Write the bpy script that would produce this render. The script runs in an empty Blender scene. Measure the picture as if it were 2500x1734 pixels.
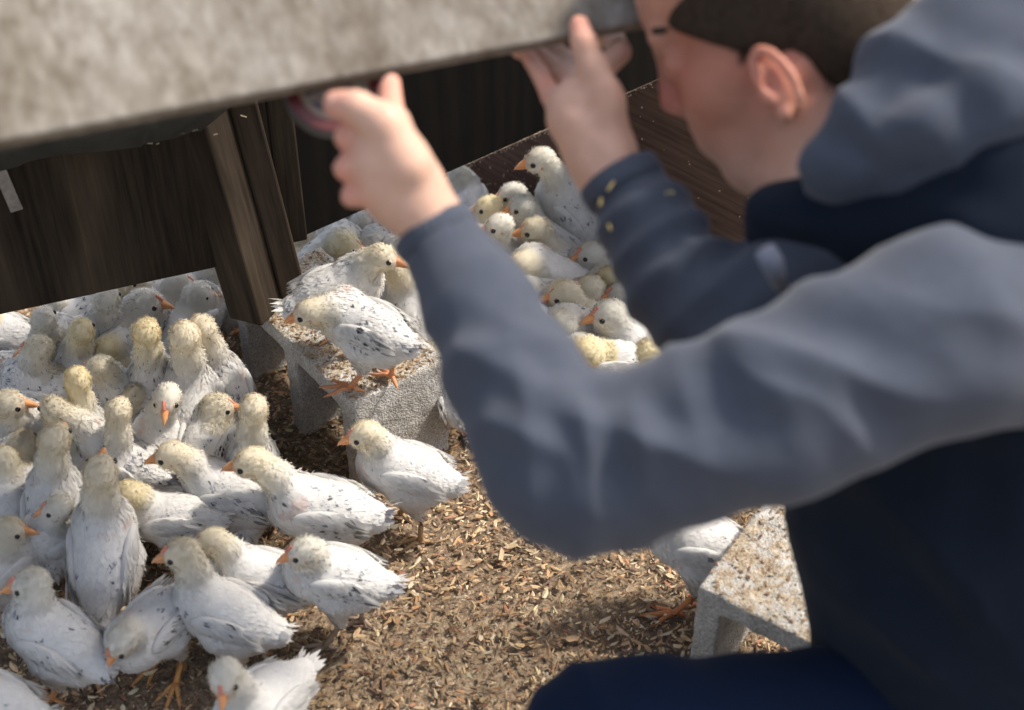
import bpy, math, random
import numpy as np
from mathutils import Vector, Matrix, noise as mnoise

# ------------------------------------------------------------------ camera, light, exposure
scene = bpy.context.scene
COL = scene.collection
CAM_H, PITCH, FPX = 1.55, math.radians(40.0), 3472.0
cd = bpy.data.cameras.new('camera'); cam = bpy.data.objects.new('camera', cd); COL.objects.link(cam)
cam.location = (0, 0, CAM_H); cam.rotation_euler = (math.radians(90) - PITCH, 0, 0)
cd.lens = 50.0; cd.sensor_width = 36.0; cd.clip_start = 0.05; cd.clip_end = 500
cd.dof.use_dof = True; cd.dof.focus_distance = 2.12; cd.dof.aperture_fstop = 2.9; cd.dof.aperture_blades = 9
scene.camera = cam

SUN_AZ = math.radians(20)      # measured from +X towards +Y : where the sun stands
SUN_EL = math.radians(51)
world = bpy.data.worlds.new("World"); scene.world = world; world.use_nodes = True
wn = world.node_tree.nodes; wl = world.node_tree.links
sky = wn.new('ShaderNodeTexSky'); sky.sky_type = 'NISHITA'; sky.sun_disc = False
sky.sun_elevation = SUN_EL; sky.sun_rotation = math.pi / 2 - SUN_AZ; sky.dust_density = 3.0
wn['Background'].inputs['Strength'].default_value = 0.15
hsv = wn.new('ShaderNodeHueSaturation'); hsv.inputs['Saturation'].default_value = .65     # sky colour desaturated to take the blue out of its fill light
wl.new(sky.outputs[0], hsv.inputs['Color']); wl.new(hsv.outputs[0], wn['Background'].inputs['Color'])
sd = bpy.data.lights.new('sun', 'SUN'); sun = bpy.data.objects.new('sun', sd); COL.objects.link(sun)
sd.energy = 2.5; sd.angle = math.radians(5.0); sd.color = (1.0, 0.93, 0.83)
sdir = Vector((math.cos(SUN_EL) * math.cos(SUN_AZ), math.cos(SUN_EL) * math.sin(SUN_AZ), math.sin(SUN_EL)))
sun.rotation_euler = sdir.to_track_quat('Z', 'Y').to_euler(); sun.location = sdir * 5
scene.view_settings.view_transform = 'Standard'; scene.view_settings.look = 'None'
scene.view_settings.exposure = 0.92; scene.view_settings.gamma = 1.0

# ------------------------------------------------------------------ layout helpers (metres)
CP, SP = math.cos(PITCH), math.sin(PITCH)
def ray(px, py):
    u, v = (px - 1250) / FPX, (py - 867) / FPX
    return np.array([u, CP - v * SP, -SP - v * CP])
def W(px, py, d):                 # point seen at depth d
    return np.array([0, 0, CAM_H]) + ray(px, py) * d
def G(px, py, z=0.0):             # point seen at height z
    r = ray(px, py); return np.array([0, 0, CAM_H]) + r * ((z - CAM_H) / r[2])
def unit(v):
    v = np.asarray(v, float); return v / (np.linalg.norm(v) + 1e-12)

def tag(o, label=None, cat=None, group=None, kind=None):
    if label: o['label'] = label
    if cat: o['category'] = cat
    if group: o['group'] = group
    if kind: o['kind'] = kind
    return o
def empty(name, loc, rz=0.0):
    o = bpy.data.objects.new(name, None); COL.objects.link(o); o.location = loc; o.rotation_euler = (0, 0, rz)
    o.empty_display_size = .02
    return o
def mesh_np(name, V, F, mats, parent=None, smooth=False, col=None, fmat=None, inv=None, vn=None):
    """V (n,3) in world space (or in parent's space when inv is given as a 4x4 world->parent), F list of arrays (k,3|4)"""
    V = np.asarray(V, dtype=np.float64)
    if inv is not None:
        V = V @ inv[:3, :3].T + inv[:3, 3]
    me = bpy.data.meshes.new(name)
    Fs = [np.asarray(f, dtype=np.int32) for f in F if len(f)]
    nl = sum(f.size for f in Fs); nf = sum(len(f) for f in Fs)
    me.vertices.add(len(V)); me.vertices.foreach_set('co', V.astype(np.float32).ravel())
    me.loops.add(nl); me.loops.foreach_set('vertex_index', np.concatenate([f.ravel() for f in Fs]))
    me.polygons.add(nf)
    tot = np.concatenate([np.full(len(f), f.shape[1], np.int32) for f in Fs])
    st = np.concatenate([[0], np.cumsum(tot)[:-1]]).astype(np.int32)
    me.polygons.foreach_set('loop_start', st)
    if fmat is not None: me.polygons.foreach_set('material_index', np.asarray(fmat, np.int32))
    me.update(calc_edges=True)
    me.polygons.foreach_set('use_smooth', np.full(nf, bool(smooth)))
    if col is not None:
        a = me.color_attributes.new('col', 'FLOAT_COLOR', 'POINT')
        c = np.ones((len(V), 4), np.float32); c[:, :3] = col; a.data.foreach_set('color', c.ravel())
    for m in (mats if isinstance(mats, (list, tuple)) else [mats]): me.materials.append(m)
    if vn is not None:
        me.validate(); 
        if inv is not None: vn = vn @ inv[:3, :3].T
        me.normals_split_custom_set_from_vertices(np.ascontiguousarray(vn, dtype=np.float32).tolist())
    o = bpy.data.objects.new(name, me); COL.objects.link(o)
    if parent is not None: o.parent = parent
    return o
def inv_of(o):
    return np.array((Matrix.Translation(o.location) @ Matrix.Rotation(o.rotation_euler.z, 4, 'Z')).inverted())

# ------------------------------------------------------------------ signed-distance modelling
class Field:
    def __init__(s, lo, hi, vox):
        s.lo = np.asarray(lo, float); s.vox = vox
        s.n = np.ceil((np.asarray(hi, float) - s.lo) / vox).astype(int) + 1
        s.f = np.full(tuple(s.n), 0.05, np.float32)
    def win(s, lo, hi):
        a = np.clip(((lo - s.lo) / s.vox).astype(int), 0, s.n - 1); b = np.clip(((hi - s.lo) / s.vox).astype(int) + 2, 1, s.n)
        if np.any(b <= a): return None
        sl = tuple(slice(i, j) for i, j in zip(a, b))
        ax = [s.lo[i] + np.arange(a[i], b[i]) * s.vox for i in range(3)]
        X, Y, Z = np.meshgrid(*ax, indexing='ij', sparse=True)
        return sl, X, Y, Z
    def put(s, sl, d, k, sub=False):
        f = s.f[sl]
        if sub:
            h = np.clip(.5 - .5 * (f + d) / k, 0, 1); s.f[sl] = f * (1 - h) - d * h + k * h * (1 - h)
        else:
            h = np.clip(.5 + .5 * (f - d) / k, 0, 1); s.f[sl] = f * (1 - h) + d * h - k * h * (1 - h)
    def cap(s, a, b, ra, rb, k=.01, sub=False):
        a = np.asarray(a, float); b = np.asarray(b, float); m = max(ra, rb) + k + .012
        w = s.win(np.minimum(a, b) - m, np.maximum(a, b) + m)
        if w is None: return
        sl, X, Y, Z = w; ab = b - a; L = float(ab @ ab) + 1e-12
        t = np.clip(((X - a[0]) * ab[0] + (Y - a[1]) * ab[1] + (Z - a[2]) * ab[2]) / L, 0, 1)
        d = np.sqrt((X - a[0] - t * ab[0]) ** 2 + (Y - a[1] - t * ab[1]) ** 2 + (Z - a[2] - t * ab[2]) ** 2) - (ra + (rb - ra) * t)
        s.put(sl, d.astype(np.float32), k, sub)
    def chain(s, pts, rs, k=.01):
        for i in range(len(pts) - 1): s.cap(pts[i], pts[i + 1], rs[i], rs[i + 1], k)
    def ell(s, c, r, R=None, k=.01, sub=False):
        c = np.asarray(c, float); r = np.asarray(r, float); R = np.eye(3) if R is None else R
        m = r.max() + k + .012; w = s.win(c - m, c + m)
        if w is None: return
        sl, X, Y, Z = w; P = [X - c[0], Y - c[1], Z - c[2]]
        q = [P[0] * R[0, i] + P[1] * R[1, i] + P[2] * R[2, i] for i in range(3)]   # columns of R = axes
        k0 = np.sqrt((q[0] / r[0]) ** 2 + (q[1] / r[1]) ** 2 + (q[2] / r[2]) ** 2)
        k1 = np.sqrt((q[0] / r[0] ** 2) ** 2 + (q[1] / r[1] ** 2) ** 2 + (q[2] / r[2] ** 2) ** 2) + 1e-9
        s.put(sl, (k0 * (k0 - 1) / k1).astype(np.float32), k, sub)
    def clip_plane(s, n, c):      # keep n.p > c
        n = unit(n)
        ax = [s.lo[i] + np.arange(s.n[i]) * s.vox for i in range(3)]
        X, Y, Z = np.meshgrid(*ax, indexing='ij', sparse=True)
        s.f = np.maximum(s.f, (c - (X * n[0] + Y * n[1] + Z * n[2])).astype(np.float32))
    def mesh(s):
        f = s.f; f[0] = f[-1] = .05; f[:, 0] = f[:, -1] = .05; f[:, :, 0] = f[:, :, -1] = .05
        ins = f < 0
        nx, ny, nz = f.shape
        c = np.zeros((nx - 1, ny - 1, nz - 1), np.int8)
        for i in (0, 1):
            for j in (0, 1):
                for k in (0, 1):
                    c += ins[i:nx - 1 + i, j:ny - 1 + j, k:nz - 1 + k]
        cells = np.argwhere((c > 0) & (c < 8))
        idx = np.full(c.shape, -1, np.int32); idx[tuple(cells.T)] = np.arange(len(cells))
        acc = np.zeros((len(cells), 3)); cnt = np.zeros(len(cells))
        corners = [(i, j, k) for i in (0, 1) for j in (0, 1) for k in (0, 1)]
        for a in corners:
            for ax in range(3):
                if a[ax]: continue
                b = list(a); b[ax] = 1
                fa = f[tuple((cells + a).T)]; fb = f[tuple((cells + b).T)]
                m = (fa < 0) != (fb < 0); t = np.where(m, fa / np.where(m, fa - fb, 1), 0)
                p = np.array(a, float)[None] + np.zeros((len(cells), 3)); p[:, ax] += t
                acc[m] += p[m]; cnt[m] += 1
        V = (cells + acc / cnt[:, None]) * s.vox + s.lo
        Q = []
        for ax in range(3):
            o1, o2 = [(1, 2), (2, 0), (0, 1)][ax]
            sa = [slice(1, -1)] * 3; sb = [slice(1, -1)] * 3
            sa[ax] = slice(0, -1); sb[ax] = slice(1, None)
            A = ins[tuple(sa)]; B = ins[tuple(sb)]
            e = np.argwhere(A != B); flip = A[tuple(e.T)]
            off = np.ones(3, int); off[ax] = 0; e = e + off
            def at(d1, d2):
                q = e.copy(); q[:, o1] -= d1; q[:, o2] -= d2; return idx[tuple(q.T)]
            q = np.stack([at(0, 0), at(1, 0), at(1, 1), at(0, 1)], 1)
            q[~flip] = q[~flip][:, ::-1]
            Q.append(q)
        return V, np.concatenate(Q)
def smooth_mesh(V, F, it=2, lam=.5):
    E = np.concatenate([F[:, [0, 1]], F[:, [1, 2]], F[:, [2, 3]], F[:, [3, 0]]])
    for _ in range(it):
        S = np.zeros_like(V); n = np.zeros(len(V))
        for a, b in ((0, 1), (1, 0)):
            for i in range(3): S[:, i] += np.bincount(E[:, a], V[E[:, b], i], len(V))
            n += np.bincount(E[:, a], minlength=len(V))
        V = V + lam * (S / n[:, None] - V)
    return V
def vnormals(V, F):
    n = np.cross(V[F[:, 2]] - V[F[:, 0]], V[F[:, 3]] - V[F[:, 1]])
    N = np.zeros_like(V)
    for j in range(4):
        for i in range(3): N[:, i] += np.bincount(F[:, j], n[:, i], len(V))
    return N / (np.linalg.norm(N, axis=1, keepdims=True) + 1e-12)
def nz(V, sc, seed=0.0):
    o = Vector((seed * 7.13, seed * 3.7, seed))
    return np.array([mnoise.noise(Vector((p[0] * sc[0], p[1] * sc[1], p[2] * sc[2])) + o) for p in V])

# ------------------------------------------------------------------ materials
def newmat(name):
    m = bpy.data.materials.new(name); m.use_nodes = True; n = m.node_tree.nodes; l = m.node_tree.links
    return m, n, l, n['Principled BSDF']
def ramp(n, l, src, stops):
    r = n.new('ShaderNodeValToRGB'); e = r.color_ramp.elements
    while len(e) < len(stops): e.new(0.5)
    for k, (p, c) in zip(e, stops): k.position = p; k.color = (*c, 1)
    l.new(src, r.inputs[0]); return r
def noise(n, l, vec, scale, detail=4, rough=.55, dist=0.0):
    t = n.new('ShaderNodeTexNoise'); t.inputs['Scale'].default_value = scale; t.inputs['Detail'].default_value = detail
    t.inputs['Roughness'].default_value = rough; t.inputs['Distortion'].default_value = dist
    if vec is not None: l.new(vec, t.inputs['Vector'])
    return t
def mapping(n, l, coord='Object', scale=(1, 1, 1), rot=(0, 0, 0), loc=(0, 0, 0)):
    tc = n.new('ShaderNodeTexCoord'); mp = n.new('ShaderNodeMapping')
    mp.inputs['Scale'].default_value = scale; mp.inputs['Rotation'].default_value = rot; mp.inputs['Location'].default_value = loc
    l.new(tc.outputs[coord], mp.inputs[0]); return mp.outputs[0]
def mix(n, l, a, b, fac, mode='MIX'):
    m = n.new('ShaderNodeMix'); m.data_type = 'RGBA'; m.blend_type = mode
    for s, v in ((0, fac), (6, a), (7, b)):
        if hasattr(v, 'is_output') or hasattr(v, 'links'): l.new(v, m.inputs[s])
        else: m.inputs[s].default_value = v if s == 0 else (*v, 1)
    return m.outputs[2]
def bump(n, l, bs, h, strength=.3, dist=.002):
    b = n.new('ShaderNodeBump'); b.inputs['Strength'].default_value = strength; b.inputs['Distance'].default_value = dist
    l.new(h, b.inputs['Height']); l.new(b.outputs[0], bs.inputs['Normal'])
def wood(name, c0, c1, c2, gs=(9, 9, 1.2), rough=.85, scale=1.0, stain=.5, ring=1.0):
    m, n, l, bs = newmat(name)
    v = mapping(n, l, 'Object', tuple(g * scale for g in gs))
    v0 = mapping(n, l, 'Object', (1, 1, .6))
    a = noise(n, l, v0, 2.2, 3, .5)
    # growth rings: distorted distance bands
    vm = n.new('ShaderNodeVectorMath'); vm.operation = 'MULTIPLY_ADD'
    vm.inputs[1].default_value = (.9, .9, .9); l.new(a.outputs['Color'], vm.inputs[0]); l.new(v, vm.inputs[2])
    w = n.new('ShaderNodeTexWave'); w.wave_type = 'BANDS'; w.bands_direction = 'X'
    w.inputs['Scale'].default_value = .8; w.inputs['Distortion'].default_value = 14; w.inputs['Detail'].default_value = 4
    w.inputs['Detail Scale'].default_value = .6; l.new(vm.outputs[0], w.inputs['Vector'])
    fine = noise(n, l, mapping(n, l, 'Object', (120 * scale, 120 * scale, 6 * scale)), 1.0, 5, .65)
    blot = noise(n, l, mapping(n, l, 'Object', (1, 1, .5)), 7, 6, .6, .5)
    r1 = ramp(n, l, w.outputs[0], [(.0, c0), (.55, c1), (1.0, c2)])
    r2 = ramp(n, l, fine.outputs[0], [(.3, c0), (.75, c2)])
    c = mix(n, l, r1.outputs[0], r2.outputs[0], 1 - .45 * ring)
    r3 = ramp(n, l, blot.outputs[0], [(.32, (.35, .32, .3)), (.6, (1, 1, 1))])
    c = mix(n, l, c, r3.outputs[0], stain, 'MULTIPLY')
    l.new(c, bs.inputs['Base Color']); bs.inputs['Roughness'].default_value = rough; bs.inputs['Specular IOR Level'].default_value = .12
    hm = n.new('ShaderNodeMath'); hm.operation = 'MULTIPLY_ADD'; hm.inputs[1].default_value = .3 * ring
    l.new(w.outputs[0], hm.inputs[0]); l.new(fine.outputs[0], hm.inputs[2])
    bump(n, l, bs, hm.outputs[0], .4, .0006)
    return m
M = {}
M['ply'] = wood('weathered_plywood', (.010, .0075, .0052), (.032, .024, .017), (.075, .056, .038), (3.2, 3.2, 1.5), ring=1.0)
M['ply_shaded'] = wood('shaded_plywood', (.003, .0025, .002), (.005, .004, .003), (.008, .0065, .005))  # shade on the right-hand wall put into its near-black base colour
M['post'] = wood('post_wood', (.018, .013, .009), (.038, .028, .0195), (.072, .053, .037), (10, 10, 1.2), ring=.5)
M['red_ply'] = wood('reddish_plywood', (.07, .040, .030), (.125, .078, .060), (.18, .12, .095), (22, 22, 2.0), stain=.5, ring=.3)
def mk_lid():
    m, n, l, bs = newmat('grey_lid_wood')
    a = noise(n, l, mapping(n, l, 'Object', (70, 70, 42)), 1.0, 6, .62, .2); b = noise(n, l, mapping(n, l, 'Object', (16, 16, 9)), 1.0, 5, .6, .4)
    d = noise(n, l, mapping(n, l, 'Object', (5, 5, 3)), 1.0, 4, .55)
    r = ramp(n, l, a.outputs[0], [(.30, (.185, .158, .125)), (.5, (.27, .243, .205)), (.72, (.38, .35, .305))])
    r2 = ramp(n, l, b.outputs[0], [(.35, (.62, .58, .52)), (.6, (1, 1, 1))]); r3 = ramp(n, l, d.outputs[0], [(.38, (.66, .63, .62)), (.62, (1, 1, 1))])
    l.new(mix(n, l, mix(n, l, r.outputs[0], r2.outputs[0], .75, 'MULTIPLY'), r3.outputs[0], .8, 'MULTIPLY'), bs.inputs['Base Color'])
    bs.inputs['Roughness'].default_value = .9; bs.inputs['Specular IOR Level'].default_value = .15; bump(n, l, bs, a.outputs[0], .5, .0012)
    return m
M['lid'] = mk_lid()

def mk_concrete():
    m, n, l, bs = newmat('concrete')
    a = noise(n, l, mapping(n, l), 260, 4, .7); b = noise(n, l, mapping(n, l), 18, 5, .6)
    vo = n.new('ShaderNodeTexVoronoi'); vo.inputs['Scale'].default_value = 330; l.new(mapping(n, l), vo.inputs['Vector'])
    r = ramp(n, l, a.outputs[0], [(.3, (.27, .255, .23)), (.5, (.52, .50, .465)), (.72, (.72, .70, .66))])
    rb = ramp(n, l, b.outputs[0], [(.35, (.6, .57, .52)), (.65, (1, 1, 1))])
    c = mix(n, l, r.outputs[0], rb.outputs[0], .8, 'MULTIPLY')
    pit = ramp(n, l, vo.outputs['Distance'], [(.12, (.25, .23, .2)), (.3, (1, 1, 1))])
    c = mix(n, l, c, pit.outputs[0], .7, 'MULTIPLY')
    # droppings and litter dust caked on the upward faces
    g = n.new('ShaderNodeNewGeometry'); sx = n.new('ShaderNodeSeparateXYZ'); l.new(g.outputs['True Normal'], sx.inputs[0])
    d = noise(n, l, mapping(n, l), 34, 7, .72, .4); d2 = noise(n, l, mapping(n, l), 150, 4, .7)
    md = n.new('ShaderNodeMath'); md.operation = 'MULTIPLY'; rr = ramp(n, l, d.outputs[0], [(.44, (0, 0, 0)), (.56, (1, 1, 1))])
    l.new(rr.outputs[0], md.inputs[0]); gt = n.new('ShaderNodeMath'); gt.operation = 'GREATER_THAN'; gt.inputs[1].default_value = .6
    l.new(sx.outputs[2], gt.inputs[0]); l.new(gt.outputs[0], md.inputs[1])
    dc = ramp(n, l, d2.outputs[0], [(.35, (.17, .11, .065)), (.5, (.34, .26, .17)), (.68, (.55, .49, .39))])
    c = mix(n, l, c, dc.outputs[0], md.outputs[0])
    l.new(c, bs.inputs['Base Color']); bs.inputs['Roughness'].default_value = .95
    hh = n.new('ShaderNodeMath'); hh.operation = 'MULTIPLY_ADD'; hh.inputs[1].default_value = 1.2
    l.new(a.outputs[0], hh.inputs[0]); l.new(vo.outputs['Distance'], hh.inputs[2])
    bump(n, l, bs, hh.outputs[0], .8, .002)
    return m
M['concrete'] = mk_concrete()
def mk_attr(name, rough=.8, transl=0.0, nscale=None, namp=.2, sheen=0.0, sss=0):
    m, n, l, bs = newmat(name)
    at = n.new('ShaderNodeAttribute'); at.attribute_name = 'col'
    c = at.outputs['Color']
    if nscale:
        t = noise(n, l, mapping(n, l), nscale, 4, .6)
        r = ramp(n, l, t.outputs[0], [(.3, (1 - namp,) * 3), (.7, (1, 1, 1))]); c = mix(n, l, c, r.outputs[0], 1.0, 'MULTIPLY')
    l.new(c, bs.inputs['Base Color']); bs.inputs['Roughness'].default_value = rough
    bs.inputs['Specular IOR Level'].default_value = .25
    if sss:
        bs.inputs['Subsurface Weight'].default_value = sss; bs.inputs['Subsurface Radius'].default_value = (1, .35, .2); bs.inputs['Subsurface Scale'].default_value = .006
    if transl:
        tr = n.new('ShaderNodeBsdfTranslucent'); l.new(c, tr.inputs[0])
        ms = n.new('ShaderNodeMixShader'); ms.inputs[0].default_value = transl
        l.new(bs.outputs[0], ms.inputs[1]); l.new(tr.outputs[0], ms.inputs[2]); l.new(ms.outputs[0], n['Material Output'].inputs[0])
    return m
M['feather'] = mk_attr('downy_feather', .9, .45)
M['horn'] = mk_attr('beak_horn', .45, 0, 300, .12, sss=.25)
M['legskin'] = mk_attr('leg_skin', .6, 0, 500, .3)
M['chips'] = mk_attr('wood_chip', .85, .1, 120, .3)
def mk_plain(name, c, rough, metal=0, nscale=0, namp=.25, bs_=0, bd=.001):
    m, n, l, bs = newmat(name); bs.inputs['Roughness'].default_value = rough; bs.inputs['Metallic'].default_value = metal
    if nscale:
        t = noise(n, l, mapping(n, l), nscale, 6, .65)
        r = ramp(n, l, t.outputs[0], [(.3, tuple(x * (1 - namp) for x in c)), (.7, tuple(min(1, x * (1 + namp)) for x in c))])
        l.new(r.outputs[0], bs.inputs['Base Color'])
        if bs_: bump(n, l, bs, t.outputs[0], bs_, bd)
    else: bs.inputs['Base Color'].default_value = (*c, 1)
    return m
M['eye'] = mk_plain('eye_black', (.006, .005, .005), .12)
M['zinc'] = mk_plain('galvanised_steel', (.3, .3, .3), .45, .8, 90, .3)
M['felt'] = mk_plain('roofing_felt', (.022, .024, .024), .5, 0, 60, .4, .5, .002)
M['black'] = mk_plain('black_hole', (.01, .01, .01), .8)
def mk_cloth(name, c, fuzz=.15, weave=900):
    m, n, l, bs = newmat(name)
    t = noise(n, l, mapping(n, l), weave, 3, .6); t2 = noise(n, l, mapping(n, l), 30, 5, .6)
    r = ramp(n, l, t.outputs[0], [(.3, tuple(x * .7 for x in c)), (.7, tuple(x * 1.25 for x in c))])
    r2 = ramp(n, l, t2.outputs[0], [(.3, (.85, .85, .85)), (.7, (1, 1, 1))])
    l.new(mix(n, l, r.outputs[0], r2.outputs[0], 1.0, 'MULTIPLY'), bs.inputs['Base Color'])
    bs.inputs['Roughness'].default_value = .95; bs.inputs['Specular IOR Level'].default_value = .1
    bs.inputs['Sheen Weight'].default_value = fuzz; bs.inputs['Sheen Roughness'].default_value = .5
    bump(n, l, bs, t.outputs[0], .2, .0006)
    return m
M['hoodie'] = mk_cloth('blue_grey_jersey', (.070, .079, .103))
M['vest'] = mk_cloth('navy_vest', (.009, .014, .024), .05)
M['jeans'] = mk_cloth('dark_denim', (.006, .013, .034), .03)
M['hair'] = mk_plain('dark_hair', (.040, .027, .018), .8, 0, 260, .5, .6, .002)
M['hair'].node_tree.nodes['Principled BSDF'].inputs['Specular IOR Level'].default_value = .12
M['skin'] = mk_attr('skin', .5, 0, 60, .12, sss=.3)
M['boot'] = mk_plain('brown_leather', (.05, .03, .02), .6, 0, 80)

# ------------------------------------------------------------------ box / tube builders
def boxV(c, ax, half):
    """oriented box; ax columns"""
    V = []; 
    for sx in (-1, 1):
        for sy in (-1, 1):
            for sz in (-1, 1): V.append(np.asarray(c) + ax[0] * half[0] * sx + ax[1] * half[1] * sy + ax[2] * half[2] * sz)
    F = [[0, 1, 3, 2], [4, 6, 7, 5], [0, 4, 5, 1], [2, 3, 7, 6], [0, 2, 6, 4], [1, 5, 7, 3]]
    if np.dot(np.cross(ax[0], ax[1]), ax[2]) < 0: F = [f[::-1] for f in F]
    return np.array(V), np.array(F)
def board(name, c, ax, half, mat, parent, bevel=.003, jit=.0):
    """a board as its own object whose local axes follow the board, so the grain runs along its local Z"""
    V, F = boxV((0, 0, 0), np.eye(3), half)
    o = mesh_np(name, V, [F], mat, None)
    R = Matrix([list(ax[0]), list(ax[1]), list(ax[2])]).transposed().to_4x4()
    MW = Matrix.Translation(c) @ R
    if parent is not None:
        o.parent = parent; MW = (Matrix.Translation(parent.location) @ Matrix.Rotation(parent.rotation_euler.z, 4, 'Z')).inverted() @ MW
    o.matrix_local = MW
    b = o.modifiers.new('bevel', 'BEVEL'); b.width = bevel; b.segments = 2
    return o
def tube(pts, rs, seg=8):
    pts = [np.asarray(p, float) for p in pts]; V = []; F = []
    up = np.array([0, 0, 1.0])
    for i, p in enumerate(pts):
        d = unit(pts[min(i + 1, len(pts) - 1)] - pts[max(i - 1, 0)])
        a = np.cross(d, up); a = unit(a) if np.linalg.norm(a) > .05 else np.array([1.0, 0, 0]); b = np.cross(a, d)
        for k in range(seg):
            t = 2 * math.pi * k / seg; V.append(p + rs[i] * (a * math.cos(t) + b * math.sin(t)))
    for i in range(len(pts) - 1):
        for k in range(seg):
            k2 = (k + 1) % seg; F.append([i * seg + k, i * seg + k2, (i + 1) * seg + k2, (i + 1) * seg + k])
    n = len(V); V.append(pts[0]); V.append(pts[-1])
    T = [[n, (k + 1) % seg, k] for k in range(seg)] + [[n + 1, (len(pts) - 1) * seg + k, (len(pts) - 1) * seg + (k + 1) % seg] for k in range(seg)]
    return np.array(V), np.array(F), np.array(T)
def merge(parts):
    V = []; Q = []; T = []; o = 0
    for v, q, t in parts:
        V.append(v)
        if len(q): Q.append(np.asarray(q) + o)
        if len(t): T.append(np.asarray(t) + o)
        o += len(v)
    return np.concatenate(V), (np.concatenate(Q) if Q else np.zeros((0, 4), int)), (np.concatenate(T) if T else np.zeros((0, 3), int))
def sphereV(c, r, seg=14, rings=9, sc=(1, 1, 1), R=None):
    V = []; F = []; T = []
    for i in range(1, rings):
        th = math.pi * i / rings
        for k in range(seg):
            ph = 2 * math.pi * k / seg; V.append([math.sin(th) * math.cos(ph), math.sin(th) * math.sin(ph), math.cos(th)])
    for i in range(rings - 2):
        for k in range(seg):
            k2 = (k + 1) % seg; F.append([i * seg + k, (i + 1) * seg + k, (i + 1) * seg + k2, i * seg + k2])
    n = len(V); V += [[0, 0, 1], [0, 0, -1]]
    T = [[n, k, (k + 1) % seg] for k in range(seg)] + [[n + 1, (rings - 2) * seg + (k + 1) % seg, (rings - 2) * seg + k] for k in range(seg)]
    V = np.array(V, float) * r * np.array(sc)
    if R is not None: V = V @ R.T
    return V + np.asarray(c), np.array(F), np.array(T)
Zv = np.array([0, 0, 1.0])

# ------------------------------------------------------------------ ground and litter
rng = np.random.default_rng(5); random.seed(5)
def mk_ground():
    m, n, l, bs = newmat('litter_floor')
    a = noise(n, l, mapping(n, l), 90, 8, .7, .6); b = noise(n, l, mapping(n, l), 3, 4, .6)
    r = ramp(n, l, a.outputs[0], [(.3, (.07, .048, .03)), (.48, (.20, .145, .095)), (.6, (.34, .26, .175)), (.75, (.52, .42, .31))])
    rb = ramp(n, l, b.outputs[0], [(.35, (.7, .66, .6)), (.65, (1, 1, 1))])
    l.new(mix(n, l, r.outputs[0], rb.outputs[0], .8, 'MULTIPLY'), bs.inputs['Base Color']); bs.inputs['Roughness'].default_value = .95
    bump(n, l, bs, a.outputs[0], .8, .004); return m
gV = np.array([[-40, -40, 0], [40, -40, 0], [40, 40, 0], [-40, 40, 0]], float)
g = mesh_np('ground', gV, [[[0, 1, 2, 3]]], mk_ground()); tag(g, 'litter covered dirt floor of the chicken run', 'ground', kind='structure')

def chips(name, n, x0, x1, y0, y1, smin, smax, palette, label, z=.004, lift=.004, seed=1):
    r = np.random.default_rng(seed)
    c = np.stack([r.uniform(x0, x1, n), r.uniform(y0, y1, n), r.uniform(.0005, z, n)], 1)
    L = smin * (smax / smin) ** (r.random(n) ** 2.1); Wd = L * r.uniform(.2, .5, n)
    yaw = r.uniform(0, 2 * math.pi, n); tx = r.normal(0, .2, n); ty = r.normal(0, .2, n)
    d = np.stack([np.cos(yaw), np.sin(yaw), tx], 1); d /= np.linalg.norm(d, axis=1)[:, None]
    s = np.stack([-np.sin(yaw), np.cos(yaw), ty], 1); s /= np.linalg.norm(s, axis=1)[:, None]
    nn = np.cross(d, s); nn *= np.sign(nn[:, 2:3])
    # six-cornered irregular chips with a slight curl
    k = 6; ang = np.arange(k) * 2 * math.pi / k
    rad = r.uniform(.6, 1.15, (n, k))
    V = np.zeros((n, k, 3))
    for j in range(k):
        cu = (np.cos(ang[j]) ** 2) * L * r.uniform(-.05, .22, n)
        V[:, j] = c + d * (np.cos(ang[j]) * rad[:, j] * L * .5)[:, None] + s * (np.sin(ang[j]) * rad[:, j] * Wd * .5)[:, None] + nn * cu[:, None]
    V[:, :, 2] += lift + (L * .12)[:, None]
    V[:, :, 2] = np.maximum(V[:, :, 2], .0012)
    patch = np.array([mnoise.noise(Vector((p[0] * 4.5, p[1] * 4.5, 1.7))) + .5 * mnoise.noise(Vector((p[0] * 14, p[1] * 14, 5.1))) for p in c])
    base = (np.arange(n) * k)[:, None]
    F = np.concatenate([base + np.array([[0, 1, 2, 3]]), base + np.array([[0, 3, 4, 5]])])
    pal = np.array(palette); ci = r.integers(0, len(pal), n); col = np.minimum(pal[ci] * [.98, .97, .92] * r.uniform(.95, 1.5, n)[:, None], .8)
    col = col * np.clip(1 + patch * .75, .45, 1.25)[:, None] ** np.array([1, 1.05, 1.12])
    o = mesh_np(name, V.reshape(-1, 3), [F], M['chips'], col=np.repeat(col, k, 0))
    return tag(o, label, 'litter', kind='stuff')
PAL = [(.55, .40, .24), (.62, .48, .31), (.48, .33, .19), (.36, .24, .14), (.50, .29, .16), (.27, .17, .10), (.17, .11, .07), (.58, .47, .33),
       (.43, .31, .20), (.33, .17, .11), (.21, .14, .11), (.60, .50, .38), (.12, .08, .06)]
chips('wood_shavings', 130000, -1.15, 1.15, .95, 2.75, .004, .020, PAL, 'small tan and brown wood shavings spread over the floor of the run')
chips('bark_flakes', 7500, -1.1, 1.1, .95, 2.6, .009, .027, [(.56, .39, .25), (.62, .46, .31), (.40, .26, .16), (.20, .13, .10), (.64, .52, .37), (.30, .19, .12), (.50, .38, .25)],
      'larger orange brown wood flakes lying on top of the fine shavings', .005, .006, 2)

chips('loose_down', 260, -1.1, 1.1, .95, 2.6, .006, .014, [(.75, .74, .72), (.68, .66, .62)], 'tiny white down feathers dropped on the shavings', .004, .007, 12)
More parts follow.
